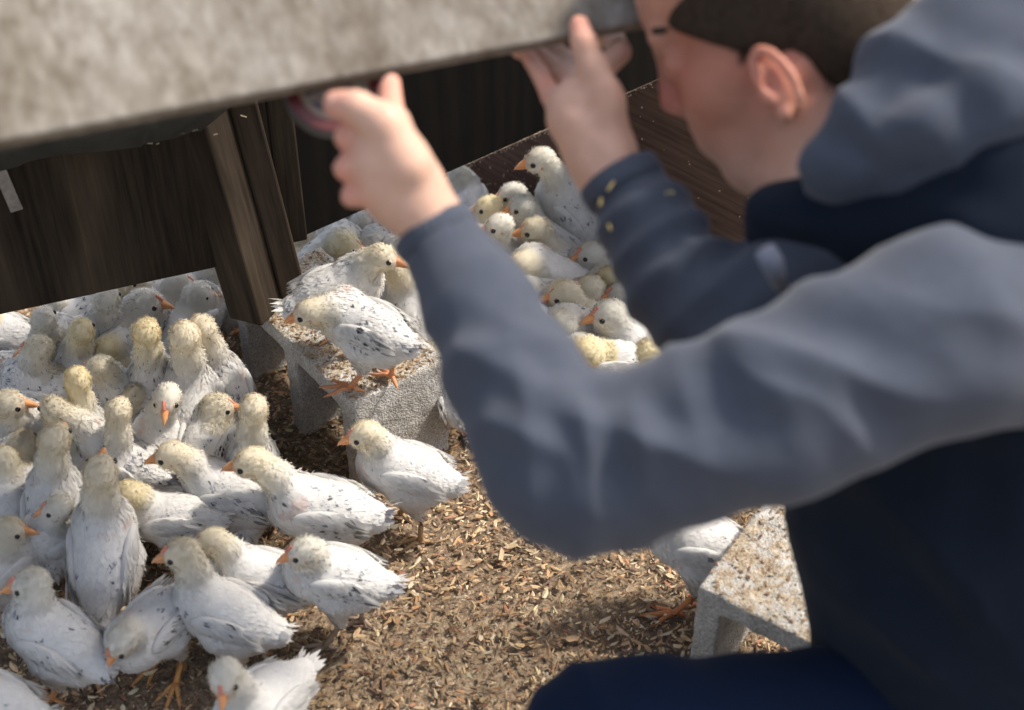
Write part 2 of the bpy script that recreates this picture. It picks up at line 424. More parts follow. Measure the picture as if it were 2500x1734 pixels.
# ------------------------------------------------------------------ the coop
ZB = .287
a0, a1 = G(0, 770, ZB), G(530, 655, ZB)
du = unit(a1 - a0); dn = np.array([du[1], -du[0], 0])       # dn faces the camera
coop = empty('chicken_coop', (float(a1[0]), float(a1[1]), 0))
tag(coop, 'dark weathered wooden coop raised on blocks with its grey lid lifted over the chicks', 'chicken coop')
t0, t1 = -.75, float((a1 - a0) @ du) + .03
def wall_board(name, s0, s1, z0, z1, th, mat, off=0.0, o=None, u=None, nrm=None):
    o = a0 if o is None else o; u = du if u is None else u; nrm = dn if nrm is None else nrm
    c = o + u * (s0 + s1) / 2 + nrm * off; c = np.array([c[0], c[1], (z0 + z1) / 2])
    return board(name, c, [u, nrm, Zv], ((s1 - s0) / 2, th / 2, (z1 - z0) / 2), mat, coop)
wall_board('wall_panel', t0, t1 - .206, ZB, .90, .018, M['ply'], -.009)
wall_board('wall_panel', t1 - .210, t1, ZB, .90, .018, M['ply'], -.0100)
wall_board('wall_panel', t1 - .03, t1 + .115, ZB, .90, .018, M['ply'], -.030)
# right-hand wall, receding
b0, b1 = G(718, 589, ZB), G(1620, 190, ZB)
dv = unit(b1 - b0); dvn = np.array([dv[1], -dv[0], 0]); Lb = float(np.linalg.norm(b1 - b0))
wall_board('wall_panel', -.02, Lb + .8, ZB, 1.02, .02, M['ply_shaded'], -.01, b0, dv, dvn)
# posts standing on the block
def post(bpx, bpy, tpx, tpy, w, th, name='post', zb=.19, mat='post', yoff=0.0, rot=0.0):
    pb = G(bpx, bpy, zb); r = ray(tpx, tpy); t = (pb[1] + yoff) / r[1]; pt = np.array([0, 0, CAM_H]) + r * t
    ax = unit(pt - pb); L = np.linalg.norm(pt - pb); u = unit(du - ax * (du @ ax)); nn = np.cross(ax, u); u, nn = u * math.cos(rot) + nn * math.sin(rot), nn * math.cos(rot) - u * math.sin(rot)
    return board(name, (pb + pt) / 2 + ax * .002, [u, nn, ax], (w / 2, th / 2, L / 2), M[mat], coop, .004)
post(628, 762, 478, 240, .062, .062, rot=math.radians(42))
post(716, 728, 578, 212, .040, .05)
# roofing felt draped between the wall top and the lid
fe = []
edge = [(-260, 470), (0, 415), (45, 405), (60, 398), (92, 393), (150, 380), (205, 376), (260, 372), (345, 352), (350, 356), (420, 336), (478, 318), (488, 320), (530, 290), (560, 262), (640, 243), (720, 232), (820, 215)]
r_ = np.random.default_rng(3)
V = []; nE = len(edge)
for i, (x, y) in enumerate(edge):
    r = ray(x, y); t = ((a0 + dn * .03) @ np.array([dn[0], dn[1], 0])) / (r[0] * dn[0] + r[1] * dn[1])
    p = np.array([0, 0, CAM_H]) + r * t
    for k in range(7):
        q = p + (dn * .004 * k + Zv * .045 * k) + Zv * r_.normal(0, .0022) + dn * r_.normal(0, .001)
        V.append(q)
V = np.array(V); F = [[i * 7 + k, (i + 1) * 7 + k, (i + 1) * 7 + k + 1, i * 7 + k + 1] for i in range(nE - 1) for k in range(6)]
f = mesh_np('roofing_felt', V, [F], M['felt'], coop, True, inv=inv_of(coop))
so = f.modifiers.new('th', 'SOLIDIFY'); so.thickness = .003
# bits of straw stuck on the felt
V = []; F = []
for i in range(20):
    u_ = r_.uniform(.36, .62); e0 = np.array(edge[9]); k = r_.integers(9, 14); p = np.array(f.data.vertices[int(k) * 7 + int(r_.integers(0, 2))].co) + np.array(coop.location) + np.array([r_.normal(0, .02), r_.normal(0, .006), .004])
    a = r_.uniform(-.5, .8); L = r_.uniform(.003, .009); d = np.array([math.cos(a), math.sin(a) * .5, r_.normal(0, .2)]); s = np.array([-d[1], d[0], 0]) * .0012 / .6
    b = len(V); V += [p - d * L / 2 - s, p + d * L / 2 - s, p + d * L / 2 + s, p - d * L / 2 + s]; F.append([b, b + 1, b + 2, b + 3])
mesh_np('straw_scrap', np.array(V), [F], mk_plain('straw', (.26, .21, .13), .8), coop, inv=inv_of(coop))['kind'] = 'stuff'
# metal bracket at the far left
pc = W(20, 470, 1); r = ray(20, 465); t = ((a0 + dn * .006) @ dn) / (r @ dn); pc = np.array([0, 0, CAM_H]) + r * t
axb = unit(Zv * 1 - du * .12); ub = unit(du - axb * (du @ axb))
mb = board('metal_bracket', pc, [ub, np.cross(axb, ub), axb], (.0085, .0015, .034), M['zinc'], coop, .0008)
for s in (-1, 1):
    v, q, t_ = sphereV(pc + axb * .024 * s + dn * .002, .004, 10, 6, (1, .4, 1))
    mesh_np('screw', v, [q, t_], M['black'], mb, True, inv=np.array(((Matrix.Translation(coop.location)) @ mb.matrix_local).inverted()))
# lid : lower edge at z .945, rising away from the camera
ZL = .945
l0, l1 = G(0, 345, ZL), G(1540, 60, ZL); dl = unit(l1 - l0); Ll = float(np.linalg.norm(l1 - l0)); dln = np.array([-dl[1], dl[0], 0])
TL = math.radians(42); up = dln * math.cos(TL) + Zv * math.sin(TL); nn = np.cross(dl, up)
c = l0 + dl * (Ll / 2 - .1) + up * .55 - nn * .011
lid = board('lid', c, [dl, nn, up], (Ll / 2 + .42, .011, .55), M['lid'], coop, .003)
# ------------------------------------------------------------------ reddish side board
p0, p1 = G(1090, 455, 0), G(1500, 700, 0); dr = unit(p1 - p0); drn = np.array([dr[1], -dr[0], 0]) 
if drn @ (np.array([0, 0, 0]) - p0) < 0: drn = -drn
def on_plane(px, py):
    r = ray(px, py); t = (p0[:2] @ drn[:2]) / (r[:2] @ drn[:2]); return np.array([0, 0, CAM_H]) + r * t
top = [on_plane(1116, 412), on_plane(1358, 308), on_plane(1640, 180), on_plane(1980, 35)]
sb = empty('plywood_board', (float(p0[0]), float(p0[1]), 0))
tag(sb, 'reddish brown plywood board with dusty slanted top edge, standing behind the chicks at the right', 'board')
pl = [top[0] - dr * .12 - Zv * .12] + top; prof = [(float((q - p0) @ dr), max(float(q[2]), .012)) for q in pl]
V = []; n = len(prof)
for off in (0, -.02):
    for s, z in prof: V.append((s, off, z))
    for s, z in prof: V.append((s, off, 0.001))
V = np.array(V); F = []
for i in range(n - 1):
    F.append([n + i, n + i + 1, i + 1, i]); F.append([2 * n + i, 2 * n + i + 1, 3 * n + i + 1, 3 * n + i]); F.append([i, i + 1, 2 * n + i + 1, 2 * n + i])
F.append([n, 0, 2 * n, 3 * n]); F.append([n - 1, 2 * n - 1, 4 * n - 1, 3 * n - 1])
# local frame: X vertical, Z along the board (grain along Z)
Lc = np.stack([V[:, 2], V[:, 1], V[:, 0]], 1)
o = mesh_np('panel', Lc, [F], M['red_ply'], None); o.parent = sb
R = Matrix([list(Zv), list(drn), list(dr)]).transposed().to_4x4(); o.matrix_local = R
# dust and crumbs caught on that board
V = []; F = []
for i in range(420):
    s = r_.uniform(prof[0][0], prof[-1][0]); zt = float(np.interp(s, [q[0] for q in prof], [q[1] for q in prof])); z = zt - abs(r_.normal(0, .004)) if i < 170 else r_.uniform(.01, zt)
    p = p0 * [1, 1, 0] + dr * s + drn * .0015 + Zv * z; h = r_.uniform(.0006, .0019)
    b = len(V); a = r_.uniform(0, 3); e1 = dr * math.cos(a) + Zv * math.sin(a); e2 = -dr * math.sin(a) + Zv * math.cos(a)
    V += [p - e1 * h * 1.6, p + e2 * h + drn * .001, p + e1 * h * 1.6, p - e2 * h]; F.append([b, b + 1, b + 2, b + 3])
mesh_np('sawdust', np.array(V), [F], mk_plain('sawdust', (.45, .38, .3), .9), sb, inv=inv_of(sb))['kind'] = 'stuff'
print('board top heights', [round(q[1], 3) for q in prof])

# ------------------------------------------------------------------ concrete blocks
def cblock(A, u, v, label, crumbs=2600, H=.19, Lv=.39, Lu=.19):
    """hollow block on its side: A = near top corner, u = through the cores, v = along the length"""
    root = empty('concrete_block', (float(A[0]), float(A[1]), 0)); tag(root, label, 'concrete block')
    parts = []
    t = .032; web = .034
    cells = [(web, Lv / 2 - web / 2), (Lv / 2 + web / 2, Lv - web)]
    N = 40
    # build as dense heightless solid via field so edges chip and round
    ext = np.array([Lu, Lv, H]); fld = Field((-.02, -.02, -.02), ext + .02, .0045)
    ax = [fld.lo[i] + np.arange(fld.n[i]) * fld.vox for i in range(3)]
    X, Y, Z = np.meshgrid(*ax, indexing='ij', sparse=True)
    def bx(c, h, r=.0):
        q = [np.abs(P - cc) - hh + r for P, cc, hh in zip((X, Y, Z), c, h)]
        return np.sqrt(sum(np.maximum(a, 0) ** 2 for a in q)) + np.minimum(np.maximum(np.maximum(q[0], q[1]), q[2]), 0) - r
    d = bx(ext / 2, ext / 2, .006)
    for y0, y1 in cells:
        d = np.maximum(d, -bx((Lu / 2, (y0 + y1) / 2, (H - t) / 2 - .05), (Lu, (y1 - y0) / 2, (H - t) / 2 + .05), .014))
    fld.f = d.astype(np.float32); V, F = fld.mesh()
    Nn = vnormals(V, F); k = nz(V, (55, 55, 55), 2) * .0016 + nz(V, (160, 160, 160), 4) * .0016 + np.minimum(0, nz(V, (24, 24, 24), 7) + .25) * .003
    V = V + Nn * k[:, None]; V[:, 2] = np.maximum(V[:, 2], 0)
    Wv = np.array([A[0], A[1], 0]) + V[:, :1] * u + V[:, 1:2] * v + V[:, 2:] * Zv
    if np.dot(np.cross(u, v), Zv) < 0: F = F[:, ::-1]
    mesh_np('block_body', Wv, [F], M['concrete'], root, True, inv=inv_of(root))
    # crumbs of litter and droppings on the top
    n = crumbs; r = np.random.default_rng(9)
    s = r.random(n) * Lu * .96; q = r.random(n) * Lv * .97; h = .0006 + .0026 * r.random(n) ** 2
    P = np.array([A[0], A[1], 0]) + s[:, None] * u + q[:, None] * v + Zv * (H + .001)
    a = r.uniform(0, 6.28, n); e1 = np.stack([np.cos(a), np.sin(a), r.normal(0, .2, n)], 1); e2 = np.stack([-np.sin(a), np.cos(a), r.normal(0, .2, n)], 1)
    VV = np.stack([P - e1 * h[:, None] * 1.7, P - e2 * h[:, None] * .8 + Zv * .001, P + e1 * h[:, None] * 1.5 + Zv * .0015, P + e2 * h[:, None]], 1).reshape(-1, 3)
    pal = np.array([(.38, .28, .17), (.26, .16, .09), (.15, .09, .06), (.46, .37, .25), (.42, .37, .30), (.30, .19, .10)]); cc = pal[r.integers(0, 6, n)]
    o = mesh_np('dirt_crumb', VV, [np.arange(4 * n).reshape(n, 4)], M['chips'], root, col=np.repeat(cc, 4, 0), inv=inv_of(root)); o['kind'] = 'stuff'
    return root
A = G(858, 985, .19); u = unit(G(1082, 878, .19) - A); v = np.array([-u[1], u[0], 0])
cblock(A, u, v, 'grey concrete block with litter on top, carrying the coop post and a standing chick', 2200, Lv=.36, Lu=.168); BLK = (A, u, v)
A2 = G(1702, 1431, .19); v2 = unit(G(1989, 1575, .19) - A2); u2 = np.array([-v2[1], v2[0], 0])
cblock(A2, u2, v2, 'grey concrete block with crusty top, beside the dark vest at lower right', 1100)
print('block', A, u, 'block2', A2, u2, v2)

# ------------------------------------------------------------------ chicks
WHITE = np.array([.86, .845, .82]); CREAM = np.array([.88, .815, .665]); PALE = np.array([.87, .84, .76])
PINK = np.array([.72, .42, .33]); DARK = np.array([.045, .045, .05]); ORANGE = np.array([.72, .30, .12])
def frame(yaw, pitch=0.0, roll=0.0):
    """columns forward, left, up"""
    cy, sy = math.cos(yaw), math.sin(yaw); f = np.array([cy * math.cos(pitch), sy * math.cos(pitch), math.sin(pitch)])
    l = np.array([-sy, cy, 0]); u_ = np.cross(f, l)
    if roll: l, u_ = l * math.cos(roll) + u_ * math.sin(roll), u_ * math.cos(roll) - l * math.sin(roll)
    return np.stack([f, l, u_], 1)
def kites(P, D, Nn, L, Wd, lift, rnd, bend=.0):
    """leaf shaped feathers: base P, running along D, normal Nn"""
    S = np.cross(D, Nn); S /= np.linalg.norm(S, axis=1, keepdims=True) + 1e-9
    L = L[:, None]; Wd = Wd[:, None]; lift = lift[:, None]
    mid = P + D * L * .55 + Nn * (lift * .5 + L * bend)
    return np.stack([P - Nn * .001, mid + S * Wd * .5, P + D * L + Nn * lift, mid - S * Wd * .5], 1)
def kite_faces(n, o=0):
    b = np.arange(n)[:, None] * 4 + o
    return np.concatenate([b + np.array([[0, 1, 2]]), b + np.array([[0, 2, 3]])])
def scatter(V, F, n, r):
    a = np.concatenate([F[:, [0, 1, 2]], F[:, [0, 2, 3]]]); c = np.cross(V[a[:, 1]] - V[a[:, 0]], V[a[:, 2]] - V[a[:, 0]])
    ar = np.linalg.norm(c, axis=1); i = r.choice(len(a), n, p=ar / ar.sum()); u_ = r.random((n, 2)); m = u_.sum(1) > 1; u_[m] = 1 - u_[m]
    P = V[a[i, 0]] + (V[a[i, 1]] - V[a[i, 0]]) * u_[:, :1] + (V[a[i, 2]] - V[a[i, 0]]) * u_[:, 1:]
    return P, c[i] / (ar[i][:, None] + 1e-12)

def chick(label, bx, by, hx, hy, yaw, hyaw, s=1.0, zb=0.0, bp=14, hp=-8, speck=.25, head='cream', comb=.5, crouch=1.0, stretch=1.0, group='young white chicks crowding round the coop', den=1.0, legs=True, fw=0.0, legc=None):
    r = np.random.default_rng(int(abs(bx) * 7 + abs(by) * 13 + 11)); yaw = math.radians(yaw); hyaw = math.radians(hyaw); bp = math.radians(bp); hp = math.radians(hp)
    hb = .107 * s * crouch
    C = G(bx, by, zb + hb)
    B = frame(yaw, bp)
    loc = np.array([C[0], C[1], zb]); root = empty('chick', tuple(float(q) for q in loc)); tag(root, label, 'chick', group)
    inv = inv_of(root)
    def L(x, y, z): return C + B @ np.array([x, y, z]) * s
    hz0 = (.070 if abs(bp) < .6 else .09) * stretch
    nom = C + B @ np.array([.060 if stretch < 1.3 else .05, 0, 0]) * s + np.array([0, 0, hz0]) * s
    if hx is None: H = nom
    else:
        d = ray(hx, hy); o = np.array([0, 0, CAM_H]); t = ((nom - o) @ d) / (d @ d); H = o + d * t
    dist = np.linalg.norm(H - L(.035, 0, .015)) / s
    if dist > .13 or dist < .04: print('head distance', label, round(float(dist), 3))
    Hf = frame(hyaw, hp, r.normal(0, .06)); hr = s * .87
    lo = np.minimum(C, H) - .13 * s; hi = np.maximum(C, H) + .13 * s; lo[2] = max(zb - .01, lo[2])
    f = Field(lo, hi, .0046 * s)
    f.ell(L(-.005, 0, 0), np.array([.060, .038, .040]) * s, B, .012 * s)
    f.ell(L(.032, 0, .0), np.array([.035, .032, .036]) * s, B, .016 * s)
    f.cap(L(-.04, 0, .000), L(-.066, 0, .004), .031 * s, .020 * s, .014 * s)
    f.ell(L(-.022, 0, -.020), np.array([.040, .032, .028]) * s, B, .014 * s)
    nb = L(.036, 0, .022); nm = (nb + H) / 2 + (B[:, 0] * -.006 + np.array([0, 0, .004])) * s
    f.cap(nb, nm, .025 * s, .0170 * s, .020 * s); f.cap(nm, H - Hf[:, 0] * .006 * s, .0170 * s, .0152 * s, .012 * s)
    f.ell(H, np.array([.0245, .0195, .0205]) * hr, Hf, .008 * s)
    f.ell(H + Hf @ np.array([.011, 0, -.004]) * hr, np.array([.015, .0135, .013]) * hr, Hf, .006 * s)
    hocks = []
    st = r.normal(0, .012) if fw == 0 else fw
    for sd_ in (-1, 1):
        hip = L(-.006, .022 * sd_, -.016)
        foot = np.array([C[0], C[1], zb + .004]) + frame(yaw)[:, 0] * s * (-.004 + st * sd_) + frame(yaw)[:, 1] * s * .024 * sd_
        hock = hip * .48 + foot * .52 - frame(yaw)[:, 0] * .014 * s
        f.cap(hip, hock + (hip - hock) * .15, .021 * s, .0075 * s, .012 * s)
        hocks.append((hip, hock, foot))
    V, F = f.mesh(); V = smooth_mesh(V, F, 2, .5)
    N = vnormals(V, F)
    # zones
    hb_ax = unit(H - nb)
    def headness(P):
        t = np.clip((P - nb) @ hb_ax / np.linalg.norm(H - nb), -1, 2); dd = np.linalg.norm((P - nb) - np.outer(np.clip(t, 0, 1) * np.linalg.norm(H - nb), hb_ax), axis=1)
        w = np.clip((t - .10) / .95, 0, 1); w = w * w * (3 - 2 * w); w[dd > .045 * s] = 0
        return w
    hc = {'cream': CREAM, 'pale': PALE, 'yellow': CREAM * [1.0, .97, .84]}[head]
    def base_col(P):
        w = headness(P)[:, None]; c = WHITE * (1 - w) + hc * w
        q = (P - H) @ Hf / hr                      # bare pinkish face round the beak and the eye
        face = np.clip(1 - np.linalg.norm((q - [.022, 0, -.002]) * [1, 1.0, 1.1], axis=1) / .015, 0, 1)[:, None]
        return c * (1 - face * .5) + PINK * face * .5
    n1 = int(2600 * den); P, Nn = scatter(V, F, n1 * 2, r); hn = headness(P)
    tail_dir = -B[:, 0] * .9 - np.array([0, 0, .35]); neck_dir = -hb_ax
    flow = tail_dir[None] * (1 - hn[:, None]) + neck_dir[None] * hn[:, None] * 1.2 + r.normal(0, .11, (len(P), 3))
    qh = (P - H) @ Hf / hr
    on_head = (np.linalg.norm(P - H, axis=1) < .027 * hr)
    flow[on_head] = -Hf[:, 0] + Hf[:, 2] * .1 + r.normal(0, .35, (on_head.sum(), 3))
    flow -= Nn * np.sum(flow * Nn, 1, keepdims=True); flow /= np.linalg.norm(flow, axis=1, keepdims=True) + 1e-9
    body = hn < .22; body &= ~on_head
    # body feathers
    Pb, Nb, Fb = P[body], Nn[body], flow[body]; nb_ = len(Pb)
    Lb_ = r.uniform(.008, .0135, nb_) * s; Kb = kites(Pb, Fb, Nb, Lb_, r.uniform(.0045, .0078, nb_) * s, r.uniform(.0001, .0009, nb_) * s, r)
    cb = base_col(Pb) * r.uniform(.93, 1.06, nb_)[:, None]
    lb = (Pb - C) @ B / s
    patch = np.array([mnoise.noise(Vector(p * 38 / s) + Vector((bx, by, 0))) for p in Pb])
    dk = (r.random(nb_) < speck * .17 * np.clip((lb[:, 2] + .012) / .03, 0, 1) * np.clip(.55 + patch * 1.8, .05, 1.5))
    cb[dk] = DARK * r.uniform(2, 13, dk.sum())[:, None]
    dirt = np.clip(-(lb[:, 2] + .012) / .03, 0, 1)[:, None] * r.uniform(.1, .6); cb = cb * (1 - dirt) + cb * [.86, .74, .58] * dirt
    pk = (patch < -.42) & (lb[:, 0] > .015); cb[pk] = cb[pk] * .75 + PINK * [1.0, .95, .85] * .25
    # down : belly, neck and head
    P2, N2 = P[~body], Nn[~body]; F2 = flow[~body]
    m = max(1, int(4 * den)); 
    P2 = np.repeat(P2, m, 0) + r.normal(0, .0012, (len(P2) * m, 3)) * s; N2 = np.repeat(N2, m, 0); F2 = np.repeat(F2, m, 0)
    q2 = (P2 - H) @ Hf / hr
    facef = np.clip(np.linalg.norm(q2 - [.026, 0, -.002], axis=1) / .024, .12, 1)
    D2 = F2 * 1.0 + N2 * .34 + r.normal(0, .2, P2.shape); D2 /= np.linalg.norm(D2, axis=1, keepdims=True)
    S2 = np.cross(D2, N2 + r.normal(0, .25, P2.shape)); S2 /= np.linalg.norm(S2, axis=1, keepdims=True)
    L2 = r.uniform(.0030, .0062, len(P2)) * s * facef * (.85 + .45 * ((abs(int(bx)) * 7) % 11) / 11)
    K2 = kites(P2, D2, np.cross(S2, D2), L2, r.uniform(.0006, .0012, len(P2)) * s, L2 * 0, r)
    keep = np.ones(len(P2), bool)
    for sd_ in (-1, 1): keep &= np.linalg.norm(q2 - [.0135, .0165 * sd_, .003], axis=1) > .0062
    K2 = K2[keep]; c2 = (base_col(P2) * r.uniform(.93, 1.08, len(P2))[:, None])[keep]
    if speck > .45:
        dkn = (r.random(len(c2)) < .07 * speck); c2[dkn] = DARK * 5
    # wispy down standing off the body outline
    n3 = int(520 * den); P3, N3 = scatter(V, F, n3, r); hn3 = headness(P3); D3 = N3 * .6 + tail_dir * .6 + r.normal(0, .35, P3.shape); D3 /= np.linalg.norm(D3, axis=1, keepdims=True)
    k3 = np.linalg.norm(P3 - H, axis=1) > .026 * hr; P3, D3 = P3[k3], D3[k3]
    N3 = N3[k3]; S3 = np.cross(D3, N3 + r.normal(0, .2, P3.shape)); S3 /= np.linalg.norm(S3, axis=1, keepdims=True)
    K3 = kites(P3, D3, np.cross(S3, D3), r.uniform(.005, .009, len(P3)) * s, r.uniform(.0008, .0016, len(P3)) * s, np.zeros(len(P3)), r); c3 = base_col(P3)
    K = np.concatenate([Kb, K2, K3]).reshape(-1, 3); c = np.repeat(np.concatenate([cb, c2, c3]), 4, 0)
    nv = len(V)
    mesh_np('body', np.concatenate([V, K]), [F, kite_faces(len(K) // 4, nv)], M['feather'], root, True, np.concatenate([base_col(V), c]), inv=inv,
            vn=np.concatenate([N, np.repeat(np.concatenate([Nb, N2[keep], N3]), 4, 0)]))
    # wings
    for sd_ in (-1, 1):
        wr = frame(0, math.radians(-3 + r.normal(0, 4)), 0)
        WB = B @ np.array([[math.cos(.12 * sd_), -math.sin(.12 * sd_), 0], [math.sin(.12 * sd_), math.cos(.12 * sd_), 0], [0, 0, 1]]) @ wr
        wc = L(-.010, .0310 * sd_, .0115)
        v, q, t_ = sphereV((0, 0, 0), 1, 16, 10); 
        v = v * [.040, .0085, .019]; V1 = wc + (v * s) @ WB.T; vw = (v / np.array([.040, .0085, .019]) ** 2) @ WB.T; vw /= np.linalg.norm(vw, axis=1, keepdims=True)
        parts = [(V1, q, t_)]; cols = [np.tile(WHITE * .98, (len(V1), 1))]
        # coverts in rows, then primaries
        out = WB[:, 1] * sd_
        nC = int(420 * den); uu = r.uniform(-.98, 1, nC); ww = r.uniform(-1, 1, nC); ok = uu ** 2 + ww ** 2 < .99; uu, ww = uu[ok], ww[ok]
        yy = np.sqrt(np.maximum(0, 1 - uu ** 2 - ww ** 2)) * .0088
        Pw = wc + (np.stack([uu * .041, yy * sd_, ww * .0195], 1) * s) @ WB.T; nC = len(Pw)
        Nw = out + (np.stack([uu * .1, uu * 0, ww * .5], 1)) @ WB.T; Nw /= np.linalg.norm(Nw, axis=1, keepdims=True)
        Dw = -WB[:, 0][None] + WB[:, 2][None] * (-.12 - .2 * (ww[:, None] > .3)) + r.normal(0, .1, (nC, 3)); Dw -= Nw * np.sum(Dw * Nw, 1, keepdims=True); Dw /= np.linalg.norm(Dw, axis=1, keepdims=True)
        Kw = kites(Pw, Dw, Nw, r.uniform(.012, .018, nC) * s, r.uniform(.0045, .0075, nC) * s, r.uniform(.0008, .0022, nC) * s, r)
        cw = WHITE * r.uniform(.80, 1.04, nC)[:, None]; dk = r.random(nC) < speck * .22 * (.35 + (np.sin(uu * 9 + ww * 7 + bx) > .1)); cw[dk] = DARK * r.uniform(1, 10, dk.sum())[:, None]
        nF = 9; k_ = np.arange(nF); Pf = wc + (np.stack([-.004 - .0028 * k_, np.full(nF, .005 * sd_), .012 - .0032 * k_], 1) * s) @ WB.T
        Df = -WB[:, 0][None] * np.ones((nF, 1)) + WB[:, 2] * (-.16 + .026 * k_[:, None]) + r.normal(0, .03, (nF, 3)); Df /= np.linalg.norm(Df, axis=1, keepdims=True)
        No = np.tile(out, (nF, 1)); Kf = kites(Pf, Df, No, (.052 - .0022 * k_) * s, np.full(nF, .0075) * s, (.001 + .0006 * (nF - k_)) * s, r)
        cf = WHITE * r.uniform(.74, 1.0, nF)[:, None]; dk = r.random(nF) < speck * .5; cf[dk] = cf[dk] * .35
        Ka = np.concatenate([Kw, Kf]).reshape(-1, 3); o = len(V1)
        mesh_np('wing', np.concatenate([V1, Ka]), [q, np.concatenate([t_, kite_faces(len(Ka) // 4, o)])], M['feather'], root, True,
                np.concatenate([cols[0], np.repeat(np.concatenate([cw, cf]), 4, 0)]), inv=inv,
                vn=np.concatenate([vw, np.repeat(np.concatenate([Nw, No]), 4, 0)]))
    # tail tuft
    nT = 20; tb = L(-.072, 0, .012); tu = unit(-B[:, 0] + Zv * (.35 + r.normal(0, .12))); sp = r.uniform(-1, 1, nT)
    Dt = tu + B[:, 1] * sp[:, None] * .32 + r.normal(0, .09, (nT, 3)); Dt /= np.linalg.norm(Dt, axis=1, keepdims=True)
    Pt = tb + B[:, 1] * sp[:, None] * .010 * s + B[:, 2] * r.uniform(-.008, .006, nT)[:, None] * s
    Nt = np.tile(B[:, 2], (nT, 1)) + B[:, 1] * sp[:, None] * .9; Nt /= np.linalg.norm(Nt, axis=1, keepdims=True)
    Kt = kites(Pt, Dt, Nt, r.uniform(.018, .030, nT) * s, r.uniform(.006, .009, nT) * s, r.uniform(-.001, .003, nT) * s, r).reshape(-1, 3)
    ct = WHITE * r.uniform(.85, 1.02, nT)[:, None]; dk = r.random(nT) < speck * .35; ct[dk] = DARK * 6
    mesh_np('tail', Kt, [kite_faces(nT)], M['feather'], root, False, np.repeat(ct, 4, 0), inv=inv)
    # beak : two mandibles lofted, hooked tip
    bk = []; HP = lambda x, y, z: H + Hf @ (np.array([x, y, z]) * hr); BP = lambda x, y, z: HP(.017 + (x - .017) * 1.2, y * 1.12, z * 1.15)
    for upm, secs in ((1, [(.017, .0075, .0062, 0.002), (.0235, .0062, .0052, .0012), (.031, .0040, .0036, -.0012), (.037, .0021, .0022, -.0045), (.0395, .0006, .0008, -.0072)]),
                      (0, [(.017, .0062, .0034, -.0055), (.025, .0044, .0026, -.0058), (.032, .0024, .0017, -.0064), (.0355, .0008, .0008, -.0068)])):
        vv = []
        for x, w_, h_, z_ in secs:
            for k in range(8):
                a = 2 * math.pi * k / 8; vv.append(BP(x, w_ * math.cos(a), z_ + h_ * math.sin(a)))
        ns = len(secs); qq = [[i * 8 + k, i * 8 + (k + 1) % 8, (i + 1) * 8 + (k + 1) % 8, (i + 1) * 8 + k] for i in range(ns - 1) for k in range(8)]
        vv.append(BP(secs[-1][0] + .0006, 0, secs[-1][3])); tt = [[len(vv) - 1, (ns - 1) * 8 + k, (ns - 1) * 8 + (k + 1) % 8] for k in range(8)]
        bk.append((np.array(vv), np.array(qq), np.array(tt)))
    vb, qb, tb_ = merge(bk); rr = ((vb - H) @ Hf / hr)[:, 0:1]; g_ = np.clip((rr - .017) / .02, 0, 1)
    oc = ORANGE * r.uniform(.9, 1.1); cbk = oc * (1 - g_ * .3) + np.array([.75, .5, .28]) * g_ * .3
    mesh_np('beak', vb, [qb, tb_], M['horn'], root, True, cbk, inv=inv)
    # comb : low serrated ridge from the beak to the brow
    if comb > 0:
        vv = []; ks = 9
        for i in range(ks):
            t = i / (ks - 1); x = .0245 - .011 * t; z = .0045 + .0125 * math.sin(t * 1.35); hgt = (.0022 + .0016 * (i % 2)) * comb * 2 * (1 - .5 * t)
            for w_, e in ((.0022, -.002), (.0014, hgt * .6), (0, hgt), (-.0014, hgt * .6), (-.0022, -.002)): vv.append(HP(x + e * .3, w_ * (.6 + comb), z + e))
        qq = [[i * 5 + k, i * 5 + k + 1, (i + 1) * 5 + k + 1, (i + 1) * 5 + k] for i in range(ks - 1) for k in range(4)]
        mesh_np('comb', np.array(vv), [np.array(qq)], M['horn'], root, True, np.tile(np.array([.66, .24, .16]) * (.8 + .2 * comb) + (1 - comb) * np.array([.12, .22, .16]), (len(vv), 1)), inv=inv)
    for sd_ in (-1, 1):
        v, q, t_ = sphereV(HP(.0128, .0158 * sd_, .003), .0046 * hr, 12, 8)
        v2_, q2_, t2_ = sphereV(HP(.0126, .0136 * sd_, .003), .0052 * hr, 12, 8)      # skin ring round the eye
        e_ = mesh_np('eye', v, [q, t_], M['eye'], root, True, inv=inv)
        mesh_np('eyelid', v2_, [q2_, t2_], M['horn'], e_, True, np.tile(np.array([.62, .45, .33]), (len(v2_), 1)), inv=inv)
        v, q, t_ = sphereV(HP(-.0015, .0183 * sd_, -.0035), .0042 * hr, 10, 6, (.8, .45, 1.1), Hf)
        mesh_np('ear', v, [q, t_], M['horn'], root, True, np.tile(np.array([.66, .36, .28]), (len(v), 1)), inv=inv)
